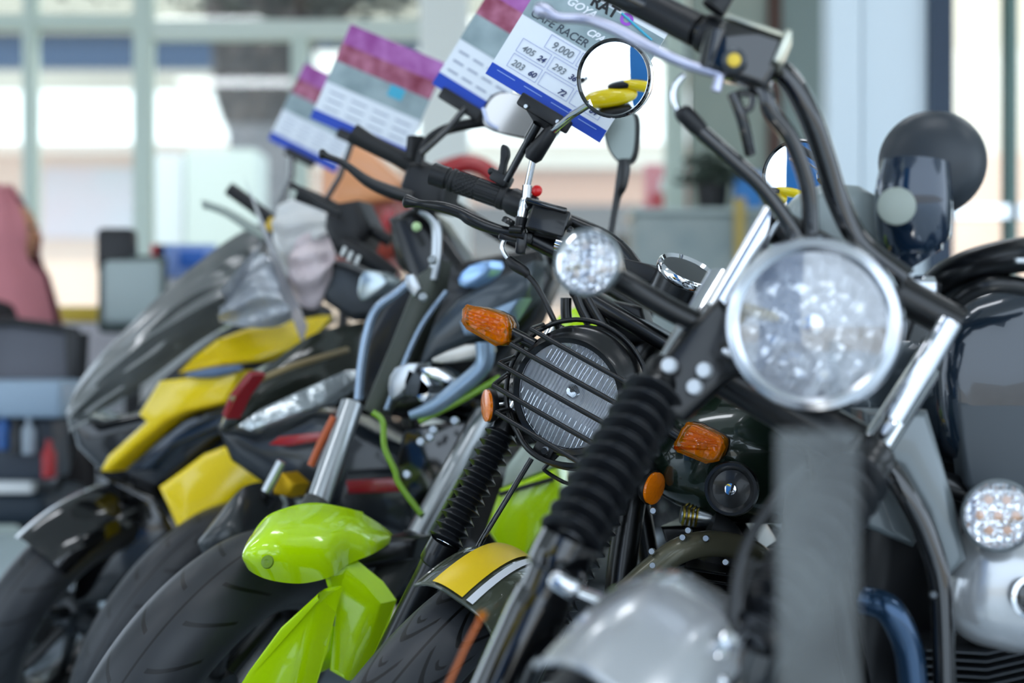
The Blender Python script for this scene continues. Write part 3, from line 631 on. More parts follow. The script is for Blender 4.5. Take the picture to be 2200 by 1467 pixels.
# right mirror (picture left)
mr = bpy.data.objects.new('mirror', None); COL.objects.link(mr); mr.parent = bD; mr.location = W(1130, 470, 0.09) - bD.location
MB().tube([W(1116, 500, 0.085), W(1122, 466, 0.085)], 0.0095, 18).build('mirror_foot', blk, mr)
MB().tube([W(1122, 470, 0.085), W(1127, 436, 0.085), W(1130, 428, 0.085)], [0.0078, 0.0092, 0.0075], 16).build('mirror_nut', chrome, mr)
MB().tube([W(1130, 430, 0.085), W(1133, 398, 0.085)], 0.0072, 8).build('mirror_nut', chrome, mr)
MB().tube([W(1133, 400, 0.085), W(1146, 340, 0.08)], 0.0052, 14).build('mirror_stem', chrome, mr)
MB().tube([W(1140, 344, 0.08), W(1147, 332, 0.08), W(1184, 282, 0.075), W(1189, 275, 0.075)], [0.0095, 0.0145, 0.0105, 0.007], 24).build('mirror_boot', blk, mr)
MB().tube([W(1186, 282, 0.073), W(1230, 246, 0.03), W(1272, 220, 0.005)], 0.0056, 14).build('mirror_arm', chrome, mr)
def round_mirror(par, fr, cx, cy, y, r, n, side=1):
    c = fr.w(cx, cy, y)
    MB().lathe(c, n, [(r * 1.0, -0.012), (r * 1.035, -0.008), (r * 1.035, 0.001), (r * 0.985, 0.004)], 56).build('mirror_trim', chrome, par)
    MB().lathe(c, n, [(0, -0.014), (r * 0.6, -0.014), (r * 1.02, -0.010), (r * 1.02, -0.005)], 56).build('mirror_back', chrome, par)
    MB().lathe(c, n, [(r * 1.02, 0.0), (r * 1.02, 0.005), (r * 0.97, 0.0065), (r * 0.92, 0.002)], 56).build('mirror_rim', gloss, par)
    MB().lathe(c, n, [(r * 0.94 * k / 12, 0.0026 + 0.0026 * (1 - (k / 12) ** 2)) for k in range(12, -1, -1)], 56).build('mirror_glass', mirr, par)
round_mirror(mr, D, 1320, 168, 0.0, 0.0535, (V((-0.42, -0.9, -0.13))).normalized())
# left mirror
mr = bpy.data.objects.new('mirror', None); COL.objects.link(mr); mr.parent = bD; mr.location = W(1715, 375, 0.09) - bD.location
round_mirror(mr, D, 1716, 378, 0.09, 0.05, (V((-0.41, -0.91, -0.02))).normalized())
MB().tube([W(1716, 430, 0.1), W(1690, 520, 0.1), W(1640, 600, 0.11), W(1640, 700, 0.12)], 0.005, 12, smooth=4).build('mirror_stem', chrome, mr)
# dash: gauge, boxes
ax = (D.U * 0.95 + D.f * 0.30).normalized(); gc = W(1474, 592, 0.09)
gg = bpy.data.objects.new('speedometer', None); COL.objects.link(gg); gg.parent = bD; gg.location = gc - bD.location
MB().lathe(gc, ax, [(0, -0.055), (0.03, -0.055), (0.042, -0.045), (0.043, 0.0), (0, 0)], 40).build('gauge_cup', satin, gg)
MB().lathe(gc, ax, [(0.043, -0.004), (0.046, 0.0), (0.046, 0.008), (0.043, 0.012), (0.038, 0.008)], 48).build('gauge_bezel', chrome, gg)
MB().lathe(gc, ax, [(0.04, 0.008), (0, 0.009)], 40).build('gauge_face', gloss, gg)
MB().slab([W(1340, 555, 0.1), W(1395, 568, 0.1), W(1425, 585, 0.1), W(1420, 612, 0.1), W(1350, 600, 0.1)], D.B * 0.05, 0.004, 3).build('dash_cover', blk, bD)
MB().slab([W(1292, 640, 0.12), W(1380, 660, 0.12), W(1400, 735, 0.12), W(1350, 738, 0.12), W(1310, 715, 0.12)], D.B * 0.04, 0.008, 3).build('electrics_box', blk, bD)
bolt(bD, W(1552, 752, 0.08), D.R, 0.004, 0.03)
# tank with stripes, horn, engine details
def blob_tank(bike, c, M, m, L=0.30, wd=0.13, h=0.13):
    return MB().blob(c, (L, wd, h), M, 40, 0.85).build('fuel_tank', m, bike)
bb = V((0.9, 0.43, 0)).normalized(); lfD = V((bb.y, -bb.x, 0)); upD = (V((0, 0, 1)) + lfD * 0.2).normalized(); MBd = Matrix((bb, bb.cross(upD), upD)).transposed()
q, Mq = rear_body(bD, P(1330, 700, 2.15), tank=False)
tk = blob_tank(bD, P(1680, 960, 2.16), MBd, tankg, 0.24, 0.125, 0.11)
for k in range(4):
    MB().slab([P(1568 + 7 * k, 932 + 3 * k, 2.045), P(1571 + 7 * k, 931 + 3 * k, 2.045), P(1594 + 6 * k, 962 + 2 * k, 2.04), P(1590 + 6 * k, 963 + 2 * k, 2.04)], V((0, 0.02, 0)), 0.0006, 1).build('tank_stripe', decal_y, tk)
MB().slab([P(1588, 962, 2.04), P(1640, 972, 2.04), P(1650, 980, 2.04), P(1596, 972, 2.04)], V((0, 0.02, 0)), 0.0008, 1).build('tank_stripe', decal_y, tk)
MB().slab([P(1598, 974, 2.04), P(1655, 984, 2.04), P(1668, 994, 2.04), P(1606, 984, 2.04)], V((0, 0.02, 0)), 0.0008, 1).build('tank_stripe', decal_w, tk)
hn = bpy.data.objects.new('horn', None); COL.objects.link(hn); hn.parent = bD; c = P(1572, 1050, 1.95); hn.location = c - bD.location
ax = V((-0.35, -1, 0.05)).normalized()
MB().lathe(c, ax, [(0, -0.03), (0.02, -0.03), (0.03, -0.012), (0.036, -0.01), (0.038, 0.0), (0.036, 0.008), (0.032, 0.008), (0.026, 0.002), (0.012, 0.006), (0.0, 0.006)], 40).build('horn_body', satin, hn)
MB().lathe(c + ax * 0.006, ax, [(0.009, 0), (0.008, 0.004), (0, 0.005)], 16).build('horn_centre', chrome, hn)
MB().tube([P(1340, 1280, 2.0), P(1400, 1225, 2.0), P(1465, 1180, 2.0), P(1540, 1168, 2.02), P(1620, 1190, 2.05), P(1680, 1260, 2.1), P(1720, 1400, 2.1), P(1740, 1600, 2.1)], 0.0185, 20, smooth=6).build('exhaust_pipe', mat('bronze_black_pipe', '#625f4c', 0.35, 0.3, 0.3), bD)
en = bpy.data.objects.new('cylinder', None); COL.objects.link(en); en.parent = bD; en.location = P(1560, 1300, 2.12) - bD.location
for k in range(13):
    y = 1225 + 20 * k
    MB().slab([P(1470, y - 8, 2.02), P(1560, y + 6, 1.99), P(1650, y + 18, 2.02), P(1720, y + 20, 2.1), P(1720, y + 26, 2.1), P(1650, y + 24, 2.02), P(1560, y + 12, 1.99), P(1470, y - 2, 2.02)], V((0.03, 0.14, 0)), 0.001, 1).build('cooling_fin', satin, en)
MB().tube([P(1590, 1180, 2.12), P(1560, 1500, 2.12)], 0.07, 24).build('cylinder_barrel', blk, en)
cb = bpy.data.objects.new('carburettor', None); COL.objects.link(cb); cb.parent = bD; cb.location = P(1480, 1110, 2.05) - bD.location
MB().tube([P(1462, 1105, 2.08), P(1480, 1108, 2.08), P(1530, 1112, 2.08)], [0.012, 0.016, 0.016], 20).build('carburettor_body', alu, cb)
for k in range(4): MB().lathe(P(1465 + 9 * k, 1104 + k, 2.07), V((1, 0, -0.1)), [(0.012, 0), (0.017, 0.001), (0.017, 0.003), (0.012, 0.004)], 20).build('spring_coil', gold, cb)
for x, y in ((1405, 1098), (1455, 1192), (1468, 1155), (1404, 1215), (1402, 1185), (1518, 1157), (1480, 1140), (1560, 1208), (1615, 1255)): bolt(bD, P(x, y, 1.99), V((-0.3, -1, 0.2)).normalized(), 0.005, 0.008, alu)
MB().tube([P(1370, 1000, 2.1), P(1345, 1150, 2.08), P(1330, 1300, 2.05), P(1345, 1460, 2.0)], 0.022, 14, smooth=4).build('down_tube', satin, bD)
MB().slab([P(1420, 1130, 2.12), P(1600, 1120, 2.14), P(1640, 1180, 2.14), P(1450, 1220, 2.12)], V((0.04, 0.1, 0)), 0.01).build('rocker_cover', satin, bD)
MB().tube([P(1525, 1130, 2.05), P(1560, 1150, 2.05), P(1580, 1200, 2.05)], 0.022, 14, smooth=4).build('intake_rubber', rub, bD)

# ================================================================== the price cards
def price_card(label, fr_pts, full, d, clip=True):
    """fr_pts: lower-left pixel, lower-right pixel, depth; card drawn in its own u,v metres"""
    (x0, y0), (x1, y1), d0, d1, H = fr_pts
    a, b = P(x0, y0, d0), P(x1, y1, d1); u = (b - a); Wd = u.length; u.normalize()
    back = (V((0.12, 1, 0.0))); back = (back - u * back.dot(u)).normalized(); v = back.cross(u).normalized()
    if v.z < 0: v = -v
    t = thing('price_card', label, 'price card', a + u * Wd / 2, 'price cards on the handlebars')
    Mc = Matrix((u, back, v)).transposed()
    def rect(u0, u1, v0, v1, o, name, m, th=0.0006, par=None):
        return MB().box(a + u * (u0 + u1) / 2 + v * (v0 + v1) / 2 - back * o, (u1 - u0, th, v1 - v0), Mc).build(name, m, par or t, smooth=False)
    rect(0, Wd, 0, H, -0.0015, 'card', paperw, 0.003)
    o = 0.0007
    rect(0, Wd, 0, 0.105 * H, o, 'blue_band', paperb)
    hg = 0.40 * H if not full else 0.55 * H
    rect(0, Wd, hg, 0.62 * H if not full else 0.93 * H, o, 'grey_band', paperg)
    if not full:
        pts = [a + u * 0 + v * 0.62 * H, a + u * Wd + v * 0.62 * H, a + u * Wd + v * H, a + v * H]
        rect(0, Wd, 0.62 * H, 0.80 * H, o, 'maroon_band', paperm); rect(0, Wd, 0.80 * H, H, o, 'purple_band', paperp)
        rect(Wd * 0.6, Wd * 0.75, 0.5 * H, 0.62 * H, o + 0.0006, 'teal_patch', papert)
        for r_ in range(3):
            for c_ in range(4):
                rect(Wd * (0.08 + 0.23 * c_), Wd * (0.24 + 0.23 * c_), H * (0.15 + 0.08 * r_), H * (0.165 + 0.08 * r_), o, 'print_line', mat('print_grey', '#9aa2b4', 0.6) if 'print_grey' not in MATS else MATS['print_grey'], 0.0004)
    def text(s, uu, vv, size, m, bold=0.0, name='writing', sh=0.0, rot=0.0):
        cu = bpy.data.curves.new(name, 'FONT'); cu.body = s; cu.size = size; cu.extrude = 0.0002; cu.offset = bold; cu.shear = sh
        ob = bpy.data.objects.new(name + '_src', cu); COL.objects.link(ob); bpy.context.view_layer.update()
        me = bpy.data.meshes.new_from_object(ob); bpy.data.objects.remove(ob); bpy.data.curves.remove(cu)
        cr, sr = math.cos(rot), math.sin(rot)
        for ve in me.vertices:
            x, y, z = ve.co; x, y = x * cr - y * sr, x * sr + y * cr
            ve.co = a + u * (uu + x) + v * (vv + y) - back * (o + 0.0006 + z) - t.location
        me.materials.clear(); me.materials.append(m); o_ = bpy.data.objects.new(name, me); COL.objects.link(o_); o_.parent = t
        o_['label'] = 'the writing ' + s
        return o_
    return t, rect, text, Wd, a, u, v, back
t, rect, text, Wd, a, u, v, back = price_card('nearest price card, with handwritten prices, right behind the round mirror', ((1043, 158), (1288, 306), 2.13, 2.09, 0.19), True, 2.0)
# table boxes
def cell(u0, u1, v0, v1):
    for (p0, p1, q0, q1) in ((u0, u1, v0, v0 + 0.0005), (u0, u1, v1 - 0.0005, v1), (u0, u0 + 0.0005, v0, v1), (u1 - 0.0005, u1, v0, v1)): rect(p0, p1, q0, q1, 0.0014, 'table_line', line, 0.0003)
sx = Wd / 0.19
cw = 0.048 * sx
for (c0, r0) in ((0.02, 0.026), (0.072, 0.026), (0.124, 0.026), (0.02, 0.052), (0.072, 0.052), (0.124, 0.052), (0.052, 0.078), (0.104, 0.078)):
    cell(c0 * sx, c0 * sx + cw, r0, r0 + 0.022)
text('9,000', 0.060 * sx, 0.083, 0.016, pencil, 0.0001, sh=0.2); text('405', 0.026 * sx, 0.057, 0.014, pencil, 0.0001, sh=0.2); text('24', 0.052 * sx, 0.057, 0.012, ink, 0.0003, sh=0.3)
text('203', 0.024 * sx, 0.031, 0.014, pencil, 0.0001, sh=0.2); text('60', 0.052 * sx, 0.031, 0.012, ink, 0.0003, sh=0.3)
text('293', 0.077 * sx, 0.057, 0.014, pencil, 0.0001, sh=0.2); text('36', 0.104 * sx, 0.057, 0.012, ink, 0.0003, sh=0.3)
text('72', 0.102 * sx, 0.030, 0.012, ink, 0.0003, sh=0.3); text('84', 0.154 * sx, 0.030, 0.012, ink, 0.0003, sh=0.3)
text('CAFE RACER 152', 0.010 * sx, 0.108, 0.0175, mat('pencil_dark', '#3c4650', 0.6), 0.0002, sh=0.15)
text('GOYA', 0.045 * sx, 0.150, 0.017, decal_w, 0.0005, sh=0.4); text('CPAK', 0.092 * sx, 0.126, 0.015, decal_w, 0.0005, sh=0.4)
text('RAT', 0.075 * sx, 0.166, 0.024, inkb, 0.0008); text('O', 0.122 * sx, 0.166, 0.024, inkp, 0.0012)
MB().tube([a + u * (0.13 + 0.02 * k) + v * (0.178 - 0.004 * k) - back * 0.002 for k in range(4)], 0.002, 6).build('teal_stroke', papert, t)
for k in range(4): rect((0.012 + 0.045 * k) * sx, (0.042 + 0.045 * k) * sx, 0.013, 0.0142, 0.0014, 'small_print', mat('print_pale_blue', '#8aa6e0', 0.6) if k == 0 else MATS['print_pale_blue'], 0.0003)
cl = bpy.data.objects.new('card_stand', None); COL.objects.link(cl); cl.parent = t; cl.location = (0, 0, 0)
Mc = Matrix((u, back, v)).transposed()
MB().box(W(1170, 243, 0.075), (0.088, 0.014, 0.020), Mc, 0.003).build('clip_bar', blk, cl)
MB().slab([W(1128, 232, 0.08), W(1190, 262, 0.08), W(1172, 278, 0.08), W(1150, 268, 0.08)], D.B * 0.012, 0.002, 2).build('clip_neck', blk, cl)
for p in ((1131, 229), (1199, 262)): bolt(cl, W(*p, 0.064), D.f, 0.0035, 0.004, alu)
MB().tube([W(1155, 266, 0.07), W(1136, 300, 0.08)], 0.0078, 14).build('stand_tube', gloss, cl)
MB().tube([W(1140, 292, 0.08), W(1088, 388, 0.10)], 0.0058, 14).build('stand_tube', gloss, cl)
for lab, ptsc, st in (('price card standing just behind the nearest one, its top strip purple over maroon', ((928, 180), (1060, 262), 2.52, 2.5, 0.235), [(1000, 232, 2.5), (960, 280, 2.5), (905, 330, 2.5)]),
                ('large blurred price card with a waved purple top above the second handlebar', ((666, 254), (868, 342), 3.0, 2.95, 0.215), [(760, 296, 3.0), (730, 380, 3.0), (700, 430, 3.0)]),
                ('leftmost and most distant price card with a purple corner, half hidden by the next', ((576, 300), (720, 372), 3.6, 3.55, 0.215), [(630, 330, 3.6), (628, 380, 3.6), (600, 440, 3.6)])):
    t2, rect2, text2, Wd2, a2, u2, v2, back2 = price_card(lab, ptsc, False, 2.5)
    Mc2 = Matrix((u2, back2, v2)).transposed()
    MB().box(a2 + u2 * Wd2 * 0.5 + v2 * -0.004 - back2 * 0.004, (0.085, 0.014, 0.022), Mc2, 0.003).build('clip_bar', blk, t2)
    MB().tube([P(*p) for p in st], 0.006, 10).build('stand_tube', gloss, t2)

# ================================================================== the near silver motorcycle (large round headlamp)
E = Fr(1747, 697, 1.45, 14, 30)
W2 = E.w
bE = thing('motorcycle', 'near silver retro motorcycle with large chrome-ringed headlamp and fat black fork bellows', 'motorcycle', (0.4, 1.6, 0), 'motorcycles parked in a row')
O = E.o; nl = (E.f - E.U * 0.05 + E.R * -0.05).normalized()
hl = bpy.data.objects.new('headlamp', None); COL.objects.link(hl); hl.parent = bE; hl.location = O - bE.location
MB().lathe(O, -nl, [(0.074, -0.010), (0.079, -0.014), (0.087, -0.010), (0.0905, 0.0), (0.090, 0.012), (0.086, 0.02)], 64).build('headlamp_bezel', mat('satin_chrome', '#d8dce4', 0.22, 1.0), hl)
MB().lathe(O, -nl, [(0.086, 0.018), (0.088, 0.04), (0.080, 0.075), (0.06, 0.10), (0.03, 0.115), (0, 0.118)], 64).build('headlamp_shell', chrome, hl)
MB().lathe(O, -nl, [(0.0765, -0.004), (0.068, 0.014), (0.045, 0.034), (0.02, 0.044), (0, 0.044)], 64, x=E.R, uv=True).build('reflector', refl2, hl)
MB().lathe(O, nl, [(0.078, 0.003), (0.076, 0.008), (0.055, 0.013), (0.03, 0.017), (0, 0.018)], 56, x=E.R, uv=True).build('headlamp_lens', lensc, hl)
MB().lathe(O + nl * 0.0, nl, [(0.013, -0.035), (0.014, -0.006), (0.010, 0.0), (0, 0.002)], 20).build('bulb_cap', chrome, hl)
# yokes, upper tubes
MB().tube([W2(1664, 455, 0.10), W2(1541, 664, 0.085)], 0.0135, 24).build('fork_tube', chrome, bE)
MB().tube([W2(2040, 690, 0.10), W2(1918, 902, 0.085)], 0.0135, 24).build('fork_tube', chrome, bE)
MB().slab([W2(1545, 640, 0.07), W2(1480, 700, 0.07), W2(1400, 800, 0.06), W2(1380, 868, 0.05), W2(1470, 905, 0.05), W2(1560, 820, 0.06), W2(1620, 790, 0.08), W2(1600, 700, 0.08)], E.B * 0.06, 0.010, 3).build('lower_yoke', satin, bE)
MB().tube([W2(1560, 800, 0.12), W2(1880, 985, 0.12)], 0.028, 20).build('yoke_bridge', satin, bE)
MB().tube([W2(1640, 470, 0.13), W2(2060, 700, 0.13)], 0.02, 20).build('upper_yoke', satin, bE)
for x, y in ((1441, 786), (1516, 796), (1495, 832)): bolt(bE, W2(x, y, 0.035), (E.f - E.R * 0.2).normalized(), 0.0088, 0.01, mat('bolt_zinc', '#e6eaee', 0.4, 0.6) if 'bolt_zinc' not in MATS else MATS['bolt_zinc'])
bolt(bE, W2(1553, 752, 0.03), E.R, 0.004, 0.012)
CE = P(1104, 1950, 1.40); E2 = Fr(1104, 1950, 1.40, 20, 30)
tE = W2(1412, 838, 0.06); mE = P(1222, 1165, 1.43)
leg(bE, E, tE, mE, CE - E.R * 0.10, 0.0355, 0.031, 0.018, 11, lower=gloss)
leg(bE, E, W2(1850, 1010, 0.06), P(1610, 1390, 1.33), CE + E.R * 0.13, 0.0355, 0.031, 0.018, 11, lower=gloss)
wheel(bE, CE, E2, 0.34, 0.12, tread_road)
fe = MB().grid(fender_grid(CE, E2, 0.372, 0.138, 31, -80, 0.035), thick=0.003).build('mudguard', silver, bE, ang=60)
lip(fe, CE, E2, 0.372, 0.138, 31.5, 0.035, 0.004, silver)
st_ = fender_grid(CE, E2, 0.379, 0.138, 12, -72, 0.035, a=0.72, b=0.72 + 1e-4, nx=1)
MB().tube([W2(1218, 1262, 0.02)] + [r_[0] for r_ in fender_grid(CE, E2, 0.379, 0.138, 4, 4, 0.035, a=-0.75, b=0.70, nx=6, nt=1)[:1]][0:0] + [r_[0] for r_ in st_], 0.0085, 16).build('mudguard_stay', chrome, bE)
MB().box(P(1213, 1256, 1.33), (0.03, 0.02, 0.018), E.M, 0.006, 3).build('stay_bracket', chrome, bE)
MB().box(P(1524, 1452, 1.26), (0.034, 0.02, 0.016), E.M, 0.006, 3).build('stay_bracket', chrome, bE)
MB().tube([P(1037, 1322, 1.34), P(1000, 1392, 1.325), P(955, 1490, 1.31)], 0.0028, 12).build('brake_pipe', mat('copper_pipe', '#b0623a', 0.25, 0.9), bE)
MB().lathe(P(1037, 1321, 1.33), V((-0.2, -1, 0.1)), [(0.005, 0), (0.0045, 0.003), (0, 0.004)], 16).build('wheel_reflector', amber, bE)
# round white indicator on its stalk
led_signal(bE, W2(1262, 563, 0.02), (E.f - E.R * 0.12), E.U, 0.037, [W2(1310, 590, 0.055), W2(1360, 618, 0.075), W2(1440, 665, 0.085), W2(1510, 700, 0.09)], mat('pale_led', '#d9cfc8', 0.4))
# handlebar
MB().tube([P(1215, -75, 1.62), P(1500, 65, 1.55), P(1620, 120, 1.53), P(1690, 165, 1.52), P(1735, 240, 1.52), P(1768, 330, 1.53), P(1800, 430, 1.54), P(1850, 520, 1.54), P(1950, 600, 1.52)], 0.0125, 20, smooth=6).build('handlebar', gloss, bE)
MB().tube([P(1200, -82, 1.625), P(1300, -33, 1.60), P(1330, -18, 1.60), P(1500, 66, 1.55)], [0.0185, 0.0185, 0.0175, 0.0185], 28).build('grip', blk, bE)
MB().lathe(P(1508, 68, 1.55), (P(1620, 120, 1.53) - P(1500, 65, 1.55)), [(0, 0), (0.021, 0), (0.023, 0.01), (0.021, 0.02), (0, 0.02)], 28).build('grip_flange', blk, bE)
Me = Matrix.Rotation(math.radians(22), 3, 'Y') @ Matrix.Rotation(math.radians(-12), 3, 'Z')
mc = bpy.data.objects.new('master_cylinder', None); COL.objects.link(mc); mc.parent = bE; mc.location = P(1610, 130, 1.5) - bE.location
MB().box(P(1604, 126, 1.50), (0.066, 0.05, 0.055), Me, 0.006, 3).build('reservoir', gloss, mc)
MB().box(P(1626, 70, 1.50), (0.068, 0.054, 0.006), Me, 0.003, 2).build('reservoir_lid', mat('steel_lid', '#c8c8b8', 0.3, 1.0), mc)
MB().box(P(1682, 112, 1.48), (0.007, 0.05, 0.036), Me, 0.002, 2).build('lid_edge', MATS['steel_lid'], mc)
MB().lathe(P(1577, 130, 1.468), V((-0.15, -1, 0)), [(0.0125, 0), (0.012, 0.004), (0.009, 0.006), (0, 0.004)], 28).build('sight_glass_ring', dark_alu, mc)
MB().lathe(P(1577, 130, 1.463), V((-0.15, -1, 0)), [(0.0075, 0), (0.007, 0.003), (0, 0.004)], 24).build('sight_glass', gold, mc)
MB().tube([P(1532, 20, 1.52), P(1560, -20, 1.52), P(1574, -60, 1.52)], [0.014, 0.012, 0.010], 16).build('mirror_mount', blk, bE)
MB().tube([P(1545, 70, 1.5), P(1530, 150, 1.5)], 0.016, 16).build('switch_housing', gloss, bE)
MB().tube([P(1148, 16, 1.56), P(1160, 20, 1.56), P(1176, 26, 1.555), P(1200, 38, 1.55), P(1260, 42, 1.545), P(1320, 62, 1.53), P(1400, 105, 1.51), P(1480, 140, 1.50), P(1546, 160, 1.49)],
   [0.005, 0.0085, 0.0078, 0.0055, 0.006, 0.0065, 0.0062, 0.0055, 0.005], 18, smooth=4).build('brake_lever', mat('silver_lever', '#c3c4d8', 0.3, 0.85), bE)
MB().tube([P(1548, 160, 1.49), P(1538, 196, 1.49)], 0.0055, 12).build('lever_end', MATS['silver_lever'], bE)
MB().tube([P(1470, 160, 1.52), P(1448, 190, 1.52), P(1450, 225, 1.52), P(1466, 255, 1.52)], 0.0035, 12, smooth=5).build('cable_elbow', chrome, bE)
MB().tube([P(1462, 232, 1.52), P(1470, 244, 1.52), P(1502, 276, 1.52), P(1512, 290, 1.52)], [0.007, 0.0105, 0.0095, 0.006], 16, smooth=4).build('cable_boot', blk, bE)
MB().tube([P(1505, 282, 1.52), P(1570, 340, 1.52), P(1640, 405, 1.52), P(1700, 490, 1.52), P(1740, 580, 1.53)], 0.0088, 12, smooth=6).build('brake_hose', gloss, bE)
MB().tube([P(1574, 200, 1.5), P(1596, 260, 1.5), P(1612, 330, 1.52)], 0.0065, 12, smooth=5).build('switch_wire', gloss, bE)
MB().tube([P(1584, 200, 1.5), P(1615, 205, 1.5), P(1612, 232, 1.5), P(1590, 240, 1.5)], 0.004, 10, smooth=5).build('switch_wire', gloss, bE)
MB().tube([P(1620, 178, 1.5), P(1645, 200, 1.49), P(1656, 240, 1.49), P(1700, 300, 1.5), P(1735, 400, 1.51), P(1742, 500, 1.52)], 0.009, 12, smooth=6).build('clutch_hose', gloss, bE)
MB().tube([P(1730, 1000, 1.33), P(1650, 1095, 1.33), P(1600, 1180, 1.33), P(1578, 1280, 1.32), P(1572, 1360, 1.31)], 0.0055, 12, smooth=6).build('speedometer_cable', satin, bE)
MB().tube([P(1618, 1200, 1.34), P(1592, 1280, 1.34), P(1586, 1350, 1.33)], 0.0045, 12, smooth=6).build('brake_hose', satin, bE)
# instrument with chrome collar and dark body
c = P(1955, 640, 1.62)
MB().lathe(c, V((0.05, -0.1, 1)), [(0, -0.05), (0.028, -0.048), (0.032, -0.03), (0.032, 0.0), (0.0, 0.0)], 32).build('gauge_cup', gloss, bE)
MB().lathe(c + V((0, 0, 0.0)), V((0.05, -0.1, 1)), [(0.033, 0.0), (0.034, 0.02), (0.028, 0.026), (0, 0.027)], 32).build('gauge_bezel', chrome, bE)
qE, ME = rear_body(bE, P(1760, 600, 1.62), tank=False)
tkE = MB().blob(P(1990, 830, 2.02), (0.27, 0.12, 0.12), MBd, 40, 0.85).build('fuel_tank', mat('tank_grey_silver', '#59636a', 0.25, 0.4, 1.0), bE)
MB().slab([P(1768, 985, 1.66), P(1808, 965, 1.66), P(1826, 970, 1.66), P(1810, 1000, 1.66), P(1822, 1020, 1.66), P(1780, 1032, 1.66)], V((0, 0.01, 0)), 0.001, 1).build('tank_badge', chrome, tkE)
MB().tube([P(1870, 990, 1.62), P(1905, 1000, 1.61), P(1945, 1060, 1.60), P(1990, 1150, 1.60), P(2020, 1260, 1.60), P(2030, 1470, 1.60)], 0.013, 14, smooth=6).build('frame_cradle', gloss, bE)
MB().slab([P(1850, 880, 1.63), P(1990, 880, 1.63), P(2050, 1080, 1.63), P(2075, 1200, 1.63), P(2030, 1240, 1.63), P(1975, 1100, 1.63), P(1925, 1010, 1.63), P(1860, 985, 1.63)], V((0, 0.05, 0)), 0.014, 3).build('side_panel', grey, bE)
MB().slab([P(1850, 1030, 1.72), P(1915, 1020, 1.72), P(1975, 1150, 1.72), P(1960, 1175, 1.72), P(1850, 1130, 1.72)], V((0, 0.05, 0)), 0.01, 3).build('side_panel', grey, bE)
MB().tube([P(1860, 1290, 1.62), P(1910, 1310, 1.6), P(1950, 1390, 1.6), P(1965, 1500, 1.6)], 0.017, 16, smooth=6).build('exhaust_pipe', mat('blued_pipe', '#24405c', 0.2, 0.7, 0.5), bE)
MB().box(P(1960, 1350, 1.9), (0.36, 0.2, 0.42), MBd, 0.04, 3).build('engine_block', blk, bE)
for x, y in ((1870, 1057), (2003, 1278)): bolt(bE, P(x, y, 1.58), V((0, -1, 0.2)), 0.0045, 0.006, dark_alu)

# ================================================================== the silver machine at the right edge
bF = thing('motorcycle', 'silver motorcycle at the right edge with rounded cowl, round indicator and big black mirror', 'motorcycle', (1.0, 1.7, 0), 'motorcycles parked in a row')
cF = P(2160, 1260, 1.68)
F = Fr(2145, 1107, 1.6, 6, 12)
MB().blob(cF, (0.078, 0.07, 0.075), F.M, 40, 0.8).build('lamp_cowl', silver, bF)
led_signal(bF, P(2145, 1107, 1.6), V((-0.12, -1, 0.05)), V((0.2, 0, 1)), 0.041, [P(2145, 1120, 1.64), P(2150, 1160, 1.67)])
MB().lathe(P(2206, 1282, 1.60), V((0.1, -1, 0)), [(0.022, 0), (0.024, 0.006), (0.019, 0.008), (0.018, 0.002), (0.022, 0)], 32, sx=0.85).build('emblem_ring', chrome, bF)
MB().lathe(P(2206, 1282, 1.60), V((0.1, -1, 0)), [(0.018, 0.001), (0.01, 0.007), (0, 0.008)], 32, sx=0.85).build('emblem_boss', gloss, bF)
mf = bpy.data.objects.new('mirror', None); COL.objects.link(mf); mf.parent = bF; mf.location = P(1990, 400, 1.62) - bF.location
cm = P(1995, 345, 1.62); nm = V((0.55, 1, -0.10)).normalized()
MB().lathe(cm, nm, [(0, -0.030), (0.025, -0.028), (0.045, -0.020), (0.056, -0.006), (0.0605, 0.014), (0.0605, 0.024), (0.056, 0.024)], 48).build('mirror_shell', mat('mirror_black', '#2a3036', 0.42), mf)
MB().lathe(cm, nm, [(0.056, 0.020), (0, 0.021)], 48).build('mirror_glass', mirr, mf)
MB().tube([P(1968, 350, 1.60), P(1962, 430, 1.60), P(1965, 520, 1.62), P(1985, 560, 1.62)], [0.038, 0.043, 0.040, 0.024], 24, smooth=5).build('mirror_stalk', blued, mf)
MB().lathe(P(1926, 443, 1.555), V((-0.2, -1, 0)), [(0.021, 0), (0.02, 0.003), (0.012, 0.006), (0, 0.006)], 28).build('round_cap', mat('cap_grey', '#8f978e', 0.4), mf)
MB().tube([P(1985, 650, 1.7), P(2030, 600, 1.66), P(2110, 565, 1.62), P(2230, 545, 1.58), P(2400, 560, 1.55)], 0.02, 20, smooth=6).build('handlebar', satin, bF)
MB().tube([P(2010, 690, 1.66), P(2080, 630, 1.62), P(2160, 610, 1.6), P(2300, 640, 1.6)], 0.011, 14, smooth=6).build('hose', satin, bF)
MB().box(P(2195, 560, 1.55), (0.016, 0.012, 0.006), None, 0.002).build('switch_plate', alu, bF)
MB().slab([P(2010, 730, 1.75), P(2080, 640, 1.75), P(2260, 620, 1.75), P(2300, 850, 1.75), P(2280, 1010, 1.75), P(2060, 1000, 1.75), P(2005, 880, 1.75)], V((0.02, 0.15, 0)), 0.04, 4, smooth=2).build('fuel_tank', mat('navy_tank', '#14222f', 0.2, 0.1, 1.0), bF)
MB().slab([P(2050, 860, 1.72), P(2300, 860, 1.72), P(2300, 1080, 1.72), P(2110, 1090, 1.72), P(2070, 1040, 1.72)], V((0, 0.03, 0)), 0.01).build('radiator_shroud', mat('shroud_grey', '#3a4147', 0.5), bF)
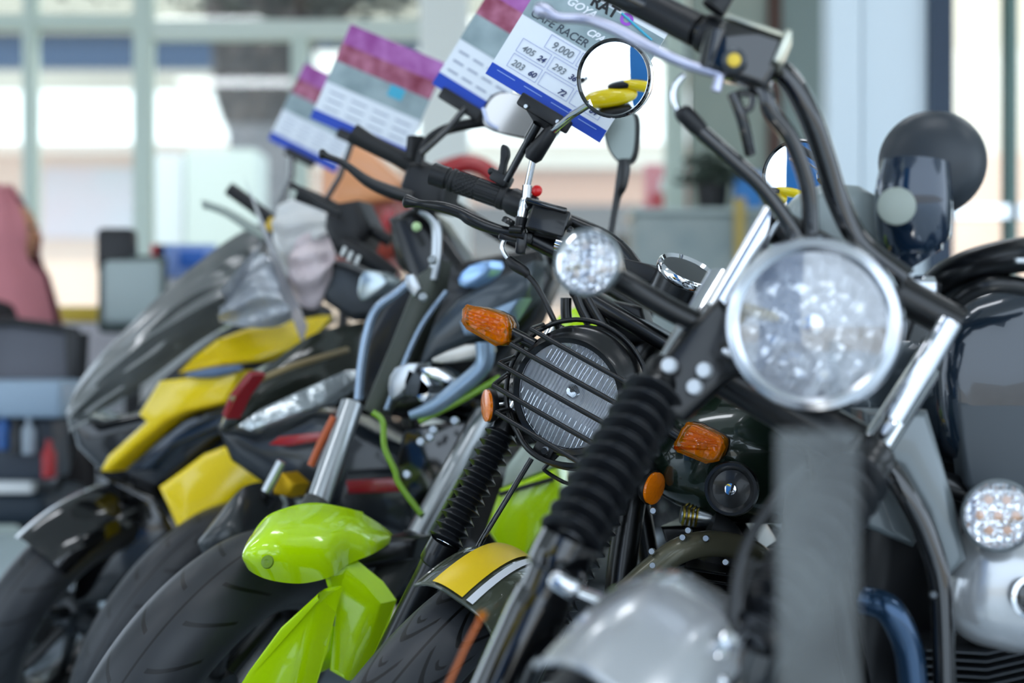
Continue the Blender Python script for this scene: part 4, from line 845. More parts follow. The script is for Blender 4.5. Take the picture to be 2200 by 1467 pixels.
for k in range(9):
    y = 1395 + 17 * k
    MB().slab([P(1990, y, 1.66), P(2120, y + 8, 1.64), P(2330, y - 40, 1.66), P(2330, y - 36, 1.66), P(2120, y + 12, 1.64), P(1990, y + 4, 1.66)], V((0, 0.12, 0)), 0.0008, 1).build('cooling_fin', dark_alu, bF)
MB().tube([P(2180, 1330, 1.85), P(2180, 1700, 1.85)], 0.09, 24).build('cylinder_barrel', blk, bF)
rear_body(bF, P(2200, 700, 1.85), tank=False, length=1.1)
FW = Fr(2300, 1700, 1.6, 20, 14); wheel(bF, V((1.02, 1.42, 0.32)), FW, 0.31, 0.12, tread_road)
for s_ in (-0.09, 0.09): MB().tube([V((1.02, 1.42, 0.32)) + FW.R * s_, V((1.14, 1.72, 0.95)) + FW.R * s_], 0.02, 16).build('fork_leg', satin, bF)

# tall translucent sheet added to imitate a vertical band of haze
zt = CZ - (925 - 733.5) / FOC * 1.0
ap = MB().box(((X(1668, 1.0) + X(1846, 1.0)) / 2, 1.0, zt / 2), (X(1846, 1.0) - X(1668, 1.0), 0.004, zt), None, 0.0015).build('haze_sheet', haze_m)
tag(ap, 'narrow upright translucent sheet added to imitate haze in front of the left bellows, under the big headlamp', 'panel')
MB().slab([P(1690, 470, 1.66), P(1730, 410, 1.66), P(1800, 395, 1.66), P(1880, 420, 1.66), P(1900, 540, 1.66), P(1840, 600, 1.66), P(1700, 560, 1.66)], V((0, 0.05, 0)), 0.02, 4, smooth=2).build('added_grey_slab', mat('hazy_grey', '#8d9898', 0.4, 0.1, 0.3), bE)  # made-up grey slab standing in for the hazy grey behind the headlamp

# ================================================================== shells for fairings
def shell(top, bot, bulge, m, name, par, thick=0.003, n=6, nv=10, wob=0.0, smooth=True):
    A = catmull(top, n) if smooth else [V(p) for p in top]; B = catmull(bot, n) if smooth else [V(p) for p in bot]
    rows = []; nA = len(A)
    for i in range(nA):
        s_ = i / (nA - 1); env = math.sin(PI * s_) ** 0.5; row = []
        for j in range(nv + 1):
            t = j / nv; p = A[i].lerp(B[i], t); h = math.sin(PI * t) * env
            p = p + V((0, -1, 0.25)) * bulge * h
            if wob: p = p + V((0, 1, 0)) * wob * (math.sin(t * 17 + s_ * 9) + 0.6 * math.sin(t * 31 - s_ * 14) + 0.5 * math.sin(s_ * 40 + t * 5))
            row.append(p)
        rows.append(row)
    return MB().grid(rows, thick=thick).build(name, m, par, ang=50)
def pp(pts, d): return [P(x, y, d) if not isinstance(d, (list, tuple)) else P(x, y, dd) for (x, y), dd in zip(pts, d if isinstance(d, (list, tuple)) else [d] * len(pts))]
def tb(par, pts, d, r, m, name, seg=12, smooth=5):
    return MB().tube(pp(pts, d), r, seg, smooth=smooth).build(name, m, par)
def sl(par, pts, d, m, name, bev=0.008, th=0.04, smooth=0, back=None):
    return MB().slab(pp(pts, d), back or V((0.02, th, 0)), bev, 3, smooth=smooth).build(name, m, par)

# ================================================================== lime green motorcycle
bC = thing('motorcycle', 'lime green naked motorcycle with silver fork tubes and a glossy lime front mudguard', 'motorcycle', (-0.45, 2.4, 0), 'motorcycles parked in a row')
CC = P(449, 1490, 2.40); C2 = Fr(449, 1490, 2.40, 22, 28)
wheel(bC, CC, C2, 0.31, 0.15, tread_slash)
fC = shell(pp([(524, 1205), (530, 1165), (560, 1128), (595, 1100), (650, 1086), (710, 1085), (765, 1097), (815, 1125), (853, 1156)], [2.12, 2.12, 2.14, 2.17, 2.22, 2.27, 2.31, 2.36, 2.4]),
           pp([(524, 1205), (535, 1225), (570, 1243), (615, 1252), (660, 1252), (712, 1238), (748, 1212), (800, 1190), (853, 1157)], [2.12, 2.10, 2.09, 2.10, 2.12, 2.15, 2.2, 2.25, 2.4]), 0.055, lime, 'mudguard', bC)
shell(pp([(524, 1190), (560, 1128), (600, 1100), (680, 1084), (780, 1104)], [2.13, 2.15, 2.18, 2.25, 2.33]), pp([(560, 1150), (600, 1120), (640, 1110), (700, 1110), (770, 1125)], [2.45, 2.45, 2.5, 2.5, 2.5]), 0.0, lime, 'mudguard_side', fC)
sl(bC, [(702, 1240), (728, 1204), (792, 1256), (821, 1296), (797, 1376), (752, 1462), (712, 1440), (724, 1320)], [2.16, 2.2, 2.22, 2.22, 2.22, 2.2, 2.2, 2.2], lime, 'mudguard_stay', 0.012, 0.03)
sl(bC, [(706, 1262), (690, 1272), (610, 1345), (540, 1440), (505, 1500), (640, 1500), (672, 1400), (690, 1320)], [2.16, 2.14, 2.12, 2.11, 2.1, 2.12, 2.14, 2.15], lime, 'mudguard_stay', 0.012, 0.02)
sl(bC, [(716, 1345), (690, 1380), (640, 1410), (620, 1470), (680, 1440), (716, 1400)], 2.2, lime, 'mudguard_stay', 0.006, 0.02)
MB().lathe(P(575, 1207, 2.045), V((-0.3, -1, 0.3)), [(0.010, 0), (0.009, 0.003), (0.004, 0.004), (0, 0.002)], 20).build('mudguard_screw', mat('screw_olive', '#6b8a14', 0.4), bC)
for (a0, a1, b1) in (((757, 868, 2.52), (684, 1078, 2.44), (590, 1250, 2.36)), ((1040, 888, 2.56), (892, 1160, 2.44), (800, 1290, 2.36))):
    fk = bpy.data.objects.new('fork_leg', None); COL.objects.link(fk); fk.parent = bC; fk.location = P(*b1) - bC.location
    MB().tube([P(*a0), P(*a1)], 0.0205, 28).build('fork_tube', alu, fk)
    MB().tube([P(*a1), P(*b1)], [0.026, 0.03], 24).build('slider', mat('dark_slider', '#3b3d3c', 0.4, 0.3) if 'dark_slider' not in MATS else MATS['dark_slider'], fk)
sl(bC, [(800, 1165), (840, 1150), (900, 1155), (890, 1200), (780, 1225), (745, 1205)], 2.36, satin, 'fork_guard', 0.015)
tb(bC, [(718, 895), (690, 950), (668, 1000)], 2.5, 0.007, mat('orange_reflector', '#b5552c', 0.3), 'side_reflector')
sl(bC, [(835, 470), (900, 440), (940, 470), (1000, 560), (1160, 530), (1190, 600), (1150, 690), (1060, 790), (960, 880), (870, 900), (790, 880), (760, 850), (775, 720), (820, 640), (880, 590)], 2.68, satin, 'front_cowl', 0.03, 0.12)
sl(bC, [(945, 560), (935, 620), (880, 760), (810, 895), (782, 880), (840, 740), (900, 590)], 2.6, grey and mat('dark_warm_grey', '#4c5049', 0.4), 'cowl_panel', 0.01, 0.05)
sl(bC, [(985, 640), (1060, 600), (1150, 560), (1140, 640), (1080, 700), (950, 760), (900, 800), (930, 700)], 2.6, mat('slate_panel', '#3a434a', 0.3, 0.2, 0.5), 'cowl_panel', 0.012, 0.05)
tb(bC, [(888, 600), (850, 632), (808, 665), (788, 720), (776, 790), (770, 858)], 2.54, 0.0085, mat('steel_blue_trim', '#8fa0b4', 0.25, 0.8), 'running_light_trim')
MB().slab(pp([(870, 590), (890, 588), (905, 620), (890, 640), (872, 615)], 2.53), V((0, 0.02, 0)), 0.004).build('trim_corner', alu, bC)
tb(bC, [(960, 625), (905, 700), (860, 800), (830, 880)], 2.56, 0.005, MATS['steel_blue_trim'], 'running_light_trim')
tb(bC, [(1042, 735), (1038, 785), (985, 835), (930, 875), (880, 893)], 2.5, [0.018, 0.016, 0.016, 0.014, 0.008], mat('satin_blue_steel', '#8a9fb4', 0.3, 0.6), 'crash_bar')
sl(bC, [(990, 690), (1080, 655), (1120, 640), (1090, 690), (1000, 720)], 2.53, MATS['satin_blue_steel'], 'headlamp_lens_strip', 0.005, 0.02)
for pts, m in (([(835, 830), (850, 790), (900, 780), (880, 830), (845, 860)], alu), ([(905, 790), (940, 790), (975, 812), (965, 824), (915, 806)], chrome), ([(880, 790), (930, 830), (920, 850), (870, 850)], dark_alu), ([(1000, 740), (1040, 745), (1030, 765), (950, 780), (930, 770)], mat('pale_lens', '#d5d0c8', 0.3, 0.3, 0.5)), ([(910, 800), (930, 835), (915, 865), (895, 850)], chrome)):
    sl(bC, pts, 2.52, m, 'headlamp_unit', 0.004, 0.03, smooth=2)
tb(bC, [(800, 885), (822, 905), (826, 960), (848, 1010), (858, 1040), (905, 1105)], 2.44, 0.0055, mat('olive_lime', '#76a01c', 0.3, coat=0.6), 'lime_trim')
tb(bC, [(1075, 810), (990, 860), (900, 905)], 2.5, 0.006, MATS['olive_lime'], 'lime_trim')
sl(bC, [(1045, 1135), (1075, 1050), (1195, 1005), (1215, 1090), (1180, 1130), (1110, 1225)], [2.5, 2.5, 2.5, 2.5, 2.5, 2.5], lime, 'radiator_shroud', 0.01, 0.06)
sl(bC, [(1090, 1000), (1120, 960), (1190, 955), (1200, 1000), (1080, 1048)], 2.5, mat('silver_green', '#b6c2b4', 0.35, 0.2, 0.5), 'shroud_panel', 0.006, 0.05)
tb(bC, [(1072, 1062), (1130, 1045), (1190, 1028)], 2.485, 0.004, satin, 'shroud_seam')
sl(bC, [(1170, 720), (1200, 680), (1270, 640), (1290, 650), (1310, 740), (1200, 760)], 2.55, lime, 'tank_side', 0.01, 0.08)
sl(bC, [(870, 920), (1010, 900), (1060, 980), (960, 1180), (890, 1120), (850, 1000)], 2.66, gloss, 'radiator', 0.01, 0.05)
for x, y in ((932, 925), (905, 950), (925, 940), (875, 1020), (978, 905), (930, 560), (910, 640)): bolt(bC, P(x, y, 2.46), V((-0.2, -1, 0.3)).normalized(), 0.008, 0.008, alu)
sl(bC, [(745, 1010), (900, 1000), (1000, 1010), (980, 1180), (860, 1150), (720, 1100)], 2.75, mat('belly_black', '#1d2126', 0.3, coat=0.5), 'engine_cover', 0.03, 0.1)
sl(bC, [(985, 600), (1010, 570), (1055, 560), (1050, 590), (1000, 618)], 2.57, mat('blue_reflector', '#8fb4e0', 0.15, 0.6, 1.0), 'position_lamp', 0.005, 0.02, smooth=2)
MB().blob(P(895, 487, 2.58), (0.009, 0.009, 0.009), None, 14).build('key_tag', mat('pale_green', '#b8d89a', 0.3, coat=0.6), bC)
tb(bC, [(905, 450), (935, 480), (938, 540), (930, 600)], 2.6, 0.010, alu, 'cable_sheath')
tb(bC, [(940, 420), (1010, 465), (1100, 520), (1200, 560), (1400, 680)], 2.75, 0.012, satin, 'handlebar', 14)
tb(bC, [(758, 286), (800, 310), (860, 340), (922, 375)], 2.6, [0.019, 0.0165, 0.0165, 0.019], rub, 'grip', 18)
sl(bC, [(880, 350), (930, 352), (965, 395), (950, 460), (890, 450), (862, 400)], 2.58, blk, 'switch_housing', 0.012, 0.05)
MB().tube(pp([(686, 330), (692, 331), (704, 336), (740, 352), (790, 390), (840, 412), (885, 425)], 2.5), [0.006, 0.0095, 0.006, 0.0065, 0.010, 0.012, 0.012], 14, smooth=4).build('brake_lever', satin, bC)
sl(bC, [(872, 340), (876, 292), (884, 290), (890, 300), (888, 342)], 2.56, blk, 'thumb_lever', 0.003, 0.012)
mC = bpy.data.objects.new('mirror', None); COL.objects.link(mC); mC.parent = bC; mC.location = P(900, 350, 2.55) - bC.location
MB().tube(pp([(898, 352), (906, 320), (925, 294), (965, 276), (1010, 266), (1050, 258)], 2.55), [0.006, 0.006, 0.007, 0.010, 0.010, 0.012], 14, smooth=4).build('mirror_arm', blk, mC)
def leaf_mirror(par, pts, d, m_glass=mirr):
    Q = pp(pts, d); MB().slab(Q, V((0.01, 0.02, 0)), 0.004, 3, smooth=4).build('mirror_shell', blk, par)
    c = sum(Q, V()) / len(Q); cq = catmull([c + (p - c) * 0.93 - V((0, 0.0045, 0)) for p in Q], 4, True)
    m = MB(); vs = [m.bm.verts.new(p) for p in cq]; f = m.bm.faces.new(vs); m.build('mirror_glass', m_glass, par, norm=False)
mg = mat('grey_mirror_glass', '#b4b0ac', 0.12, 0.9)
leaf_mirror(mC, [(1034, 262), (1042, 225), (1072, 198), (1130, 205), (1185, 240), (1196, 275), (1165, 300), (1095, 292), (1052, 280)], 2.5, mg)
tb(mC, [(1038, 232), (1048, 262), (1070, 276)], 2.49, 0.0035, mat('lilac_edge', '#c4cce8', 0.2, 0.7), 'mirror_edge')
mC = bpy.data.objects.new('mirror', None); COL.objects.link(mC); mC.parent = bC; mC.location = P(1340, 500, 2.5) - bC.location
leaf_mirror(mC, [(1298, 290), (1305, 262), (1335, 240), (1362, 244), (1366, 290), (1358, 340), (1335, 352), (1312, 330)], 2.5, mat('dim_mirror_glass', '#6f7672', 0.15, 0.9))
MB().tube(pp([(1340, 342), (1340, 365), (1334, 400), (1326, 425), (1316, 480), (1306, 540)], 2.5), [0.010, 0.012, 0.011, 0.007, 0.006, 0.006], 14, smooth=4).build('mirror_arm', satin, mC)
rear_body(bC, P(860, 700, 2.75), tank=True, tank_m=gloss, lean=0.2)

# ================================================================== black and red machine
bB = thing('motorcycle', 'black motorcycle with red flashes and a long clear headlamp, between the yellow and lime ones', 'motorcycle', (-0.62, 3.0, 0), 'motorcycles parked in a row')
CB = P(402, 1357, 2.98); B2 = Fr(402, 1357, 2.98, 22, 28); wheel(bB, CB, B2, 0.305, 0.12, tread_slash)
darkg = mat('dark_green_black', '#2c3029', 0.25, 0.1, 0.8)
shell(pp([(472, 918), (505, 850), (590, 775), (680, 715), (785, 690)], [2.75, 2.75, 2.85, 2.95, 3.1]), pp([(480, 930), (530, 905), (600, 870), (700, 830), (775, 800)], [2.75, 2.72, 2.8, 2.9, 3.0]), 0.03, darkg, 'front_fairing', bB, 0.004)
tb(bB, [(495, 860), (540, 825), (620, 790), (690, 768), (745, 752)], [2.66, 2.68, 2.72, 2.8, 2.9], 0.0065, decal_g, 'gold_pinstripe')
sl(bB, [(512, 915), (560, 880), (640, 842), (745, 796), (762, 820), (690, 870), (600, 905), (540, 926)], [2.68, 2.7, 2.74, 2.8, 2.8, 2.74, 2.7, 2.68], mat('headlamp_clear', '#c4ccd0', 0.12, 0.6, 1.0, bump=(25, 0.9, 0.01)), 'headlamp_lens', 0.008, 0.03)
sl(bB, [(478, 890), (494, 848), (535, 798), (545, 806), (512, 850), (488, 900)], 2.66, mat('dark_red', '#8a101c', 0.3, coat=0.5), 'red_flash', 0.003, 0.02)
sl(bB, [(578, 955), (600, 938), (690, 928), (700, 945), (620, 958)], 2.68, red, 'red_flash', 0.003, 0.02)
sl(bB, [(470, 912), (560, 925), (680, 880), (760, 900), (880, 960), (900, 1080), (760, 1110), (600, 1060), (500, 990)], 2.78, mat('dark_slate', '#20262c', 0.3, coat=0.5), 'lower_fairing', 0.03, 0.1)
sl(bB, [(745, 1032), (860, 1026), (868, 1056), (750, 1060)], 2.7, MATS['dark_red'], 'red_flash', 0.004, 0.02)
shell(pp([(425, 1165), (470, 1105), (525, 1045), (580, 1040), (610, 1080)], [2.55, 2.56, 2.6, 2.7, 2.75]), pp([(428, 1175), (455, 1215), (520, 1240), (560, 1225), (600, 1150)], [2.53, 2.53, 2.54, 2.6, 2.7]), 0.05, mat('mudguard_grey_black', '#2e3234', 0.35, coat=0.3), 'mudguard', bB, 0.004)
MB().tube(pp([(606, 992), (572, 1056)], 2.55), 0.0095, 16).build('fork_tube', alu, bB)
sl(bB, [(585, 1025), (610, 1015), (638, 1040), (625, 1068), (590, 1062)], 2.62, mat('gold_caliper', '#c49a10', 0.35, 0.6), 'brake_caliper', 0.006, 0.03)
tb(bB, [(572, 1056), (520, 1150), (470, 1260)], 2.66, 0.022, satin, 'fork_slider')
tb(bB, [(640, 415), (690, 435), (760, 470), (840, 520)], 3.0, [0.017, 0.016, 0.013, 0.013], blk, 'handlebar', 14)
MB().tube(pp([(625, 398), (636, 402), (690, 440), (730, 460)], 2.9), [0.009, 0.006, 0.008, 0.010], 12, smooth=4).build('brake_lever', satin, bB)
sl(bB, [(705, 440), (770, 430), (800, 490), (770, 560), (720, 540), (700, 490)], 2.98, blk, 'switch_housing', 0.02, 0.08)
tb(bB, [(732, 525), (780, 548), (850, 590)], 2.9, [0.024, 0.022, 0.012], blk, 'clutch_grip', 14)
for x, y in ((738, 540), (752, 550), (768, 558)): MB().box(P(x, y, 2.84), (0.008, 0.006, 0.02), Matrix.Rotation(0.4, 3, 'Y'), 0.002).build('grip_dot', whitep, bB)
sl(bB, [(770, 620), (785, 580), (825, 590), (838, 610), (800, 640), (778, 645)], 2.85, mat('pale_silver', '#b8c4c8', 0.2, 0.7), 'instrument_lens', 0.006, 0.03, smooth=2)
sl(bB, [(840, 480), (870, 455), (925, 470), (940, 520), (900, 590), (855, 570)], 2.95, mat('warm_black', '#33352e', 0.3, coat=0.5), 'windscreen_mount', 0.02, 0.06, smooth=2)
sl(bB, [(690, 560), (740, 560), (840, 600), (830, 680), (760, 690), (700, 650)], 3.1, dark_alu, 'instrument_cluster', 0.02, 0.06)
rear_body(bB, P(790, 700, 3.2), tank=True, tank_m=gloss)

# ================================================================== yellow machine wrapped in film
bA = thing('motorcycle', 'yellow and black motorcycle at the left with film-wrapped windscreen', 'motorcycle', (-0.95, 3.4, 0), 'motorcycles parked in a row')
CA = P(164, 1317, 3.2); A2 = Fr(164, 1317, 3.2, 22, 28); wheel(bA, CA, A2, 0.29, 0.13, tread_slash)
MB().grid(fender_grid(CA, A2, 0.32, 0.15, 50, -45, 0.03), thick=0.003).build('mudguard', gloss, bA, ang=60)
sl(bA, [(386, 802), (420, 765), (470, 728), (530, 706), (620, 690), (692, 678), (668, 705), (620, 752), (560, 775), (480, 783)], [3.15, 3.15, 3.15, 3.2, 3.3, 3.4, 3.35, 3.25, 3.2, 3.15], yel, 'upper_fairing', 0.012, 0.04)
sl(bA, [(300, 890), (345, 818), (430, 808), (515, 795), (510, 830), (488, 865), (400, 885), (360, 905), (300, 955), (238, 1014), (218, 1012), (235, 978), (318, 905)], 3.08, yel, 'side_fairing', 0.010, 0.05)
tb(bA, [(400, 806), (460, 800), (520, 790)], 3.06, [0.005, 0.012, 0.006], mat('blue_grey_decal', '#5e7390', 0.3), 'side_decal')
sl(bA, [(150, 880), (230, 900), (320, 880), (400, 860), (540, 830), (560, 900), (480, 960), (430, 1000), (350, 1060), (240, 1030), (170, 960)], 3.2, mat('black_fairing', '#12151a', 0.2, coat=0.8), 'nose_fairing', 0.03, 0.12)
sl(bA, [(280, 1010), (400, 900), (520, 870), (480, 920), (380, 960), (330, 1010)], 3.12, blued, 'nose_flash', 0.01, 0.03)
sl(bA, [(345, 1045), (400, 1005), (440, 975), (485, 958), (545, 962), (572, 975), (592, 1005), (568, 1045), (528, 1050), (480, 1100), (430, 1150), (408, 1175), (382, 1130), (365, 1090)], 3.0, yel, 'belly_fairing', 0.014, 0.05)
sl(bA, [(392, 1152), (410, 1165), (432, 1195), (420, 1215), (360, 1265), (292, 1316), (282, 1295), (296, 1250), (312, 1215), (345, 1185)], 2.98, yel, 'belly_fairing', 0.014, 0.05)
sl(bA, [(210, 1010), (340, 1060), (400, 1160), (320, 1220), (240, 1290), (160, 1300), (170, 1180), (300, 1080)], 3.15, gloss, 'lower_fairing', 0.02, 0.08)
shell(pp([(150, 860), (200, 790), (300, 690), (400, 598), (500, 520), (560, 488)], [3.1, 3.15, 3.2, 3.3, 3.4, 3.5]), pp([(165, 905), (240, 868), (340, 800), (420, 740), (540, 660), (600, 560)], [3.1, 3.1, 3.12, 3.2, 3.3, 3.4]), 0.06, mat('smoked_windscreen', '#1e2223', 0.5, 0.0, 0.0), 'windscreen', bA, 0.003)
shell(pp([(140, 880), (190, 790), (295, 682), (400, 585), (500, 508), (570, 475)], [3.05, 3.1, 3.15, 3.25, 3.35, 3.45]), pp([(150, 930), (240, 880), (340, 815), (430, 745), (560, 670), (620, 560)], [3.0, 3.0, 3.02, 3.1, 3.2, 3.3]), 0.045, film, 'protective_film', bA, 0.0, 10, 40, wob=0.0035)
tb(bA, [(492, 405), (530, 432), (600, 485), (680, 540)], 3.3, [0.016, 0.016, 0.014, 0.012], blk, 'handlebar', 14)
MB().tube(pp([(436, 440), (446, 441), (490, 458), (540, 490), (570, 510)], 3.25), [0.012, 0.009, 0.010, 0.012, 0.01], 12, smooth=4).build('brake_lever', mat('wrapped_lever', '#9aa49c', 0.3), bA)
sl(bA, [(560, 490), (600, 470), (660, 520), (640, 560), (590, 540)], 3.35, blk, 'switch_housing', 0.015, 0.06)
MB().box(P(583, 482, 3.2), (0.022, 0.01, 0.03), Matrix.Rotation(0.5, 3, 'Y'), 0.003).build('yellow_tag', mat('tag_yellow', '#d8b020', 0.4), bA)
rear_body(bA, P(560, 700, 3.6), tank=True, tank_m=mat('yellow_tank', '#2a2c26', 0.25, coat=0.6))
sl(bA, [(290, 890), (340, 820), (400, 770), (470, 715), (560, 660), (640, 640), (690, 660), (700, 690), (640, 740), (520, 800), (420, 850), (330, 900)], 3.5, mat('inner_fairing_grey', '#26282b', 0.5), 'inner_fairing', 0.01, 0.04)
for lab, top, bot, d, m in (('clear crumpled plastic bag hanging over the yellow motorcycle\'s dashboard', [(505, 640), (535, 575), (565, 545), (600, 580), (620, 640)], [(470, 690), (510, 700), (560, 705), (600, 700), (640, 680)], 3.05, film_w),
                            ('white plastic wrapping bunched on the handlebars behind the clear bag', [(600, 440), (640, 430), (690, 450), (720, 480)], [(590, 540), (620, 600), (690, 560), (715, 520)], 3.15, mat('white_wrap', '#d8d8d6', 0.4, bump=(7, 0.5, 0.02))),
                            ('pinkish white plastic bag hanging under the black front handlebar', [(640, 510), (670, 500), (710, 505), (728, 540)], [(620, 620), (645, 655), (685, 660), (715, 600)], 3.1, mat('pinkish_wrap', '#e4d4d6', 0.4, bump=(7, 0.5, 0.02)))):
    g = MB(); A_, B_ = catmull(pp(top, d), 6), catmull(pp(bot, d), 6); k = min(len(A_), len(B_)); rows = []
    for i in range(k):
        a_ = A_[int(i * (len(A_) - 1) / (k - 1))]; b_ = B_[int(i * (len(B_) - 1) / (k - 1))]
        rows.append([a_.lerp(b_, j / 20) + V((0, -1, 0)) * (0.06 * math.sin(PI * j / 20) + 0.009 * math.sin(j * 0.9 + i * 0.3) + 0.006 * math.sin(i * 0.55 - j * 0.5)) for j in range(21)])
    g.grid(rows, thick=0.003); o = g.build('plastic_bag', m, None, ang=60); tag(o, lab, 'plastic bag')

# ================================================================== red machine behind
bR = thing('motorcycle', 'red motorcycle with an orange screen parked behind the handlebars', 'motorcycle', (-0.5, 4.4, 0))
sl(bR, [(690, 420), (695, 330), (735, 300), (790, 320), (870, 392), (840, 430), (770, 440), (720, 500)], 4.2, mat('orange_screen', '#e09a68', 0.3, 0, 0.5), 'windscreen', 0.02, 0.06)
sl(bR, [(720, 470), (780, 420), (880, 420), (900, 500), (840, 560), (760, 590), (720, 560)], 4.25, mat('rust_red', '#8a3a2c', 0.3, coat=0.6), 'front_fairing', 0.03, 0.1)
sl(bR, [(700, 600), (730, 560), (790, 550), (840, 560), (830, 640), (760, 650)], 4.1, mat('deep_red', '#8e2420', 0.3, coat=0.6), 'front_fairing', 0.03, 0.1)
tb(bR, [(940, 370), (1000, 352), (1040, 362), (1075, 395)], 4.1, 0.028, red, 'seat_cowl')
tb(bR, [(790, 530), (830, 480), (840, 450)], 4.0, 0.02, red, 'fairing_edge')
qR = rear_body(bR, P(840, 700, 4.4), tank=True, tank_m=MATS['deep_red'])
FR = Fr(700, 1200, 4.2, 22, 20); cR = P(760, 1150, 4.1); cR.z = 0.30; wheel(bR, cR, FR, 0.3, 0.11, tread_slash)
for s_ in (-0.09, 0.09): MB().tube([cR + FR.R * s_, P(800, 560, 4.35) + FR.R * s_], 0.02, 14).build('fork_leg', satin, bR)

# ================================================================== yellow machine and blue banner, seen in the mirrors
bY = thing('motorcycle', 'yellow motorcycle seen only as a reflection in the round mirror', 'motorcycle', (-1.5, 0.3, 0))
c0 = V((-1.0, 0.95, 0.10)); 
MB().blob(c0 + V((-0.1, -0.1, 0.88)), (0.36, 0.14, 0.11), Matrix.Rotation(2.3, 3, 'Z'), 32, 0.85).build('fuel_tank', yel, bY)
MB().blob(c0 + V((0.22, -0.42, 0.95)), (0.30, 0.10, 0.07), Matrix.Rotation(2.3, 3, 'Z') @ Matrix.Rotation(-0.25, 3, 'Y'), 32, 0.85).build('tail_cowl', yel, bY)
MB().blob(c0 + V((0.05, -0.28, 1.0)), (0.25, 0.11, 0.05), Matrix.Rotation(2.3, 3, 'Z'), 24, 0.85).build('saddle', blk, bY)
MB().tube([c0 + V((-0.6, -0.1, 1.12)), c0 + V((-0.35, 0.15, 1.1)), c0 + V((0.0, 0.35, 1.14))], 0.02, 12, smooth=4).build('handlebar', blk, bY)
MB().box(c0 + V((-0.05, -0.1, 0.55)), (0.45, 0.25, 0.45), Matrix.Rotation(2.3, 3, 'Z'), 0.05, 3).build('engine', blk, bY)
FY = Fr(0, 700, 1, 130, 6)
for k, (x, y) in enumerate(((-0.55, 0.55), (0.55, -0.65))): wheel(bY, c0 + V((x, y, 0.31)), FY, 0.31, 0.12, tread_slash, name='wheel')
for s_ in (-0.09, 0.09): MB().tube([c0 + V((-0.55, 0.55, 0.31)) + FY.R * s_, c0 + V((-0.35, 0.2, 1.1)) + FY.R * s_], 0.02, 12).build('fork_leg', satin, bY)
bn = thing('banner_stand', 'upright blue banner stand seen only in the mirrors', 'banner', (-1.25, -0.5, 0))
MB().box((-1.25, -0.5, 1.45), (0.9, 0.02, 2.8), Matrix.Rotation(-0.7, 3, 'Z'), 0.003).build('banner', mat('banner_blue', '#2e7bc4', 0.5), bn)
MB().box((-1.25, -0.5, 0.03), (0.95, 0.3, 0.05), Matrix.Rotation(-0.7, 3, 'Z'), 0.01).build('banner_base', alu, bn)

# ================================================================== left background: chairs, cupboard, person
cw_ = MB(); x0, x1, dd = X(120, 5.6), X(330, 5.6), 5.6
tag(cw_.box(((x0 + x1) / 2, dd, 0.5), (x1 - x0, 0.45, Z(640, 5.6) * 1.0 if False else 1.0), None, 0.01).build('white_cupboard', mat('cupboard_white', '#c9ccd2', 0.5)), 'low white cupboard behind the film-wrapped yellow motorcycle', 'cupboard')
tag(MB().box(((X(110, 5.5) + X(240, 5.5)) / 2, 5.62, 1.035), (X(240, 5.5) - X(110, 5.5), 0.35, 0.06), None, 0.01).build('yellow_box', mat('box_yellow', '#c9b040', 0.5)), 'flat yellow box lying on the low white cupboard', 'box')
mon = thing('monitor', 'pale grey panel monitor with dark top on a foot beside the cupboard', 'monitor', (X(280, 4.9), 4.9, 0))
MB().box(P(285, 628, 4.9), (0.20, 0.04, 0.22), None, 0.02, 3).build('screen_panel', mat('panel_pale', '#9aa7a6', 0.4), mon)
MB().box(P(285, 632, 4.93), (0.24, 0.04, 0.27), None, 0.02, 3).build('panel_frame', mat('panel_dark', '#44504c', 0.5), mon)
MB().box(P(252, 540, 4.95), (0.13, 0.08, 0.16), None, 0.02, 3).build('headrest', blk, mon)
MB().tube([P(285, 690, 4.95), V((X(285, 4.95), 4.95, 0.01))], 0.03, 12).build('foot', blk, mon)
pst = thing('poster_board', 'blue and red poster board behind the yellow motorcycle', 'poster', (X(385, 5.2), 5.2, 0))
MB().box(P(400, 560, 5.2), (0.22, 0.015, 0.12), None, 0.002).build('blue_sheet', mat('poster_blue', '#7f9ad2', 0.5), pst)
MB().box(P(412, 556, 5.19), (0.09, 0.015, 0.06), None, 0.002).build('blue_patch', mat('poster_blue_deep', '#2a63b8', 0.5), pst)
MB().box(P(340, 560, 5.2), (0.05, 0.015, 0.12), None, 0.002).build('red_sheet', mat('poster_red', '#d04050', 0.5), pst)
MB().box((X(385, 5.22), 5.22, P(0, 590, 5.2).z / 2), (0.3, 0.02, P(0, 590, 5.2).z), None, 0.004).build('board', whitep, pst)
ch = thing('office_chair', 'black mesh-backed office chair at the left edge', 'chair', (X(80, 4.4), 4.4, 0))
MB().tube([P(-40, 700, 4.4), P(20, 690, 4.4), P(100, 700, 4.4), P(165, 712, 4.4), P(172, 760, 4.4), P(160, 850, 4.4), P(60, 860, 4.4), P(-40, 850, 4.4)], 0.014, 12, closed=True).build('back_frame', blk, ch)
sl(ch, [(-40, 705), (20, 698), (160, 715), (158, 845), (60, 852), (-40, 845)], 4.42, mat('mesh_grey', '#5f6068', 0.6), 'mesh_back', 0.004, 0.01)
sl(ch, [(140, 712), (172, 716), (165, 852), (145, 850)], 4.38, blk, 'back_post', 0.004, 0.03)
MB().box(P(20, 1080, 4.45), (0.36, 0.42, 0.09), None, 0.03, 3).build('seat', mat('seat_dark', '#1c2a36', 0.6), ch)
MB().tube([P(40, 1120, 4.4), P(70, 1150, 4.4), P(92, 1210, 4.4), P(112, 1290, 4.4)], 0.012, 12, smooth=5).build('leg', blk, ch)
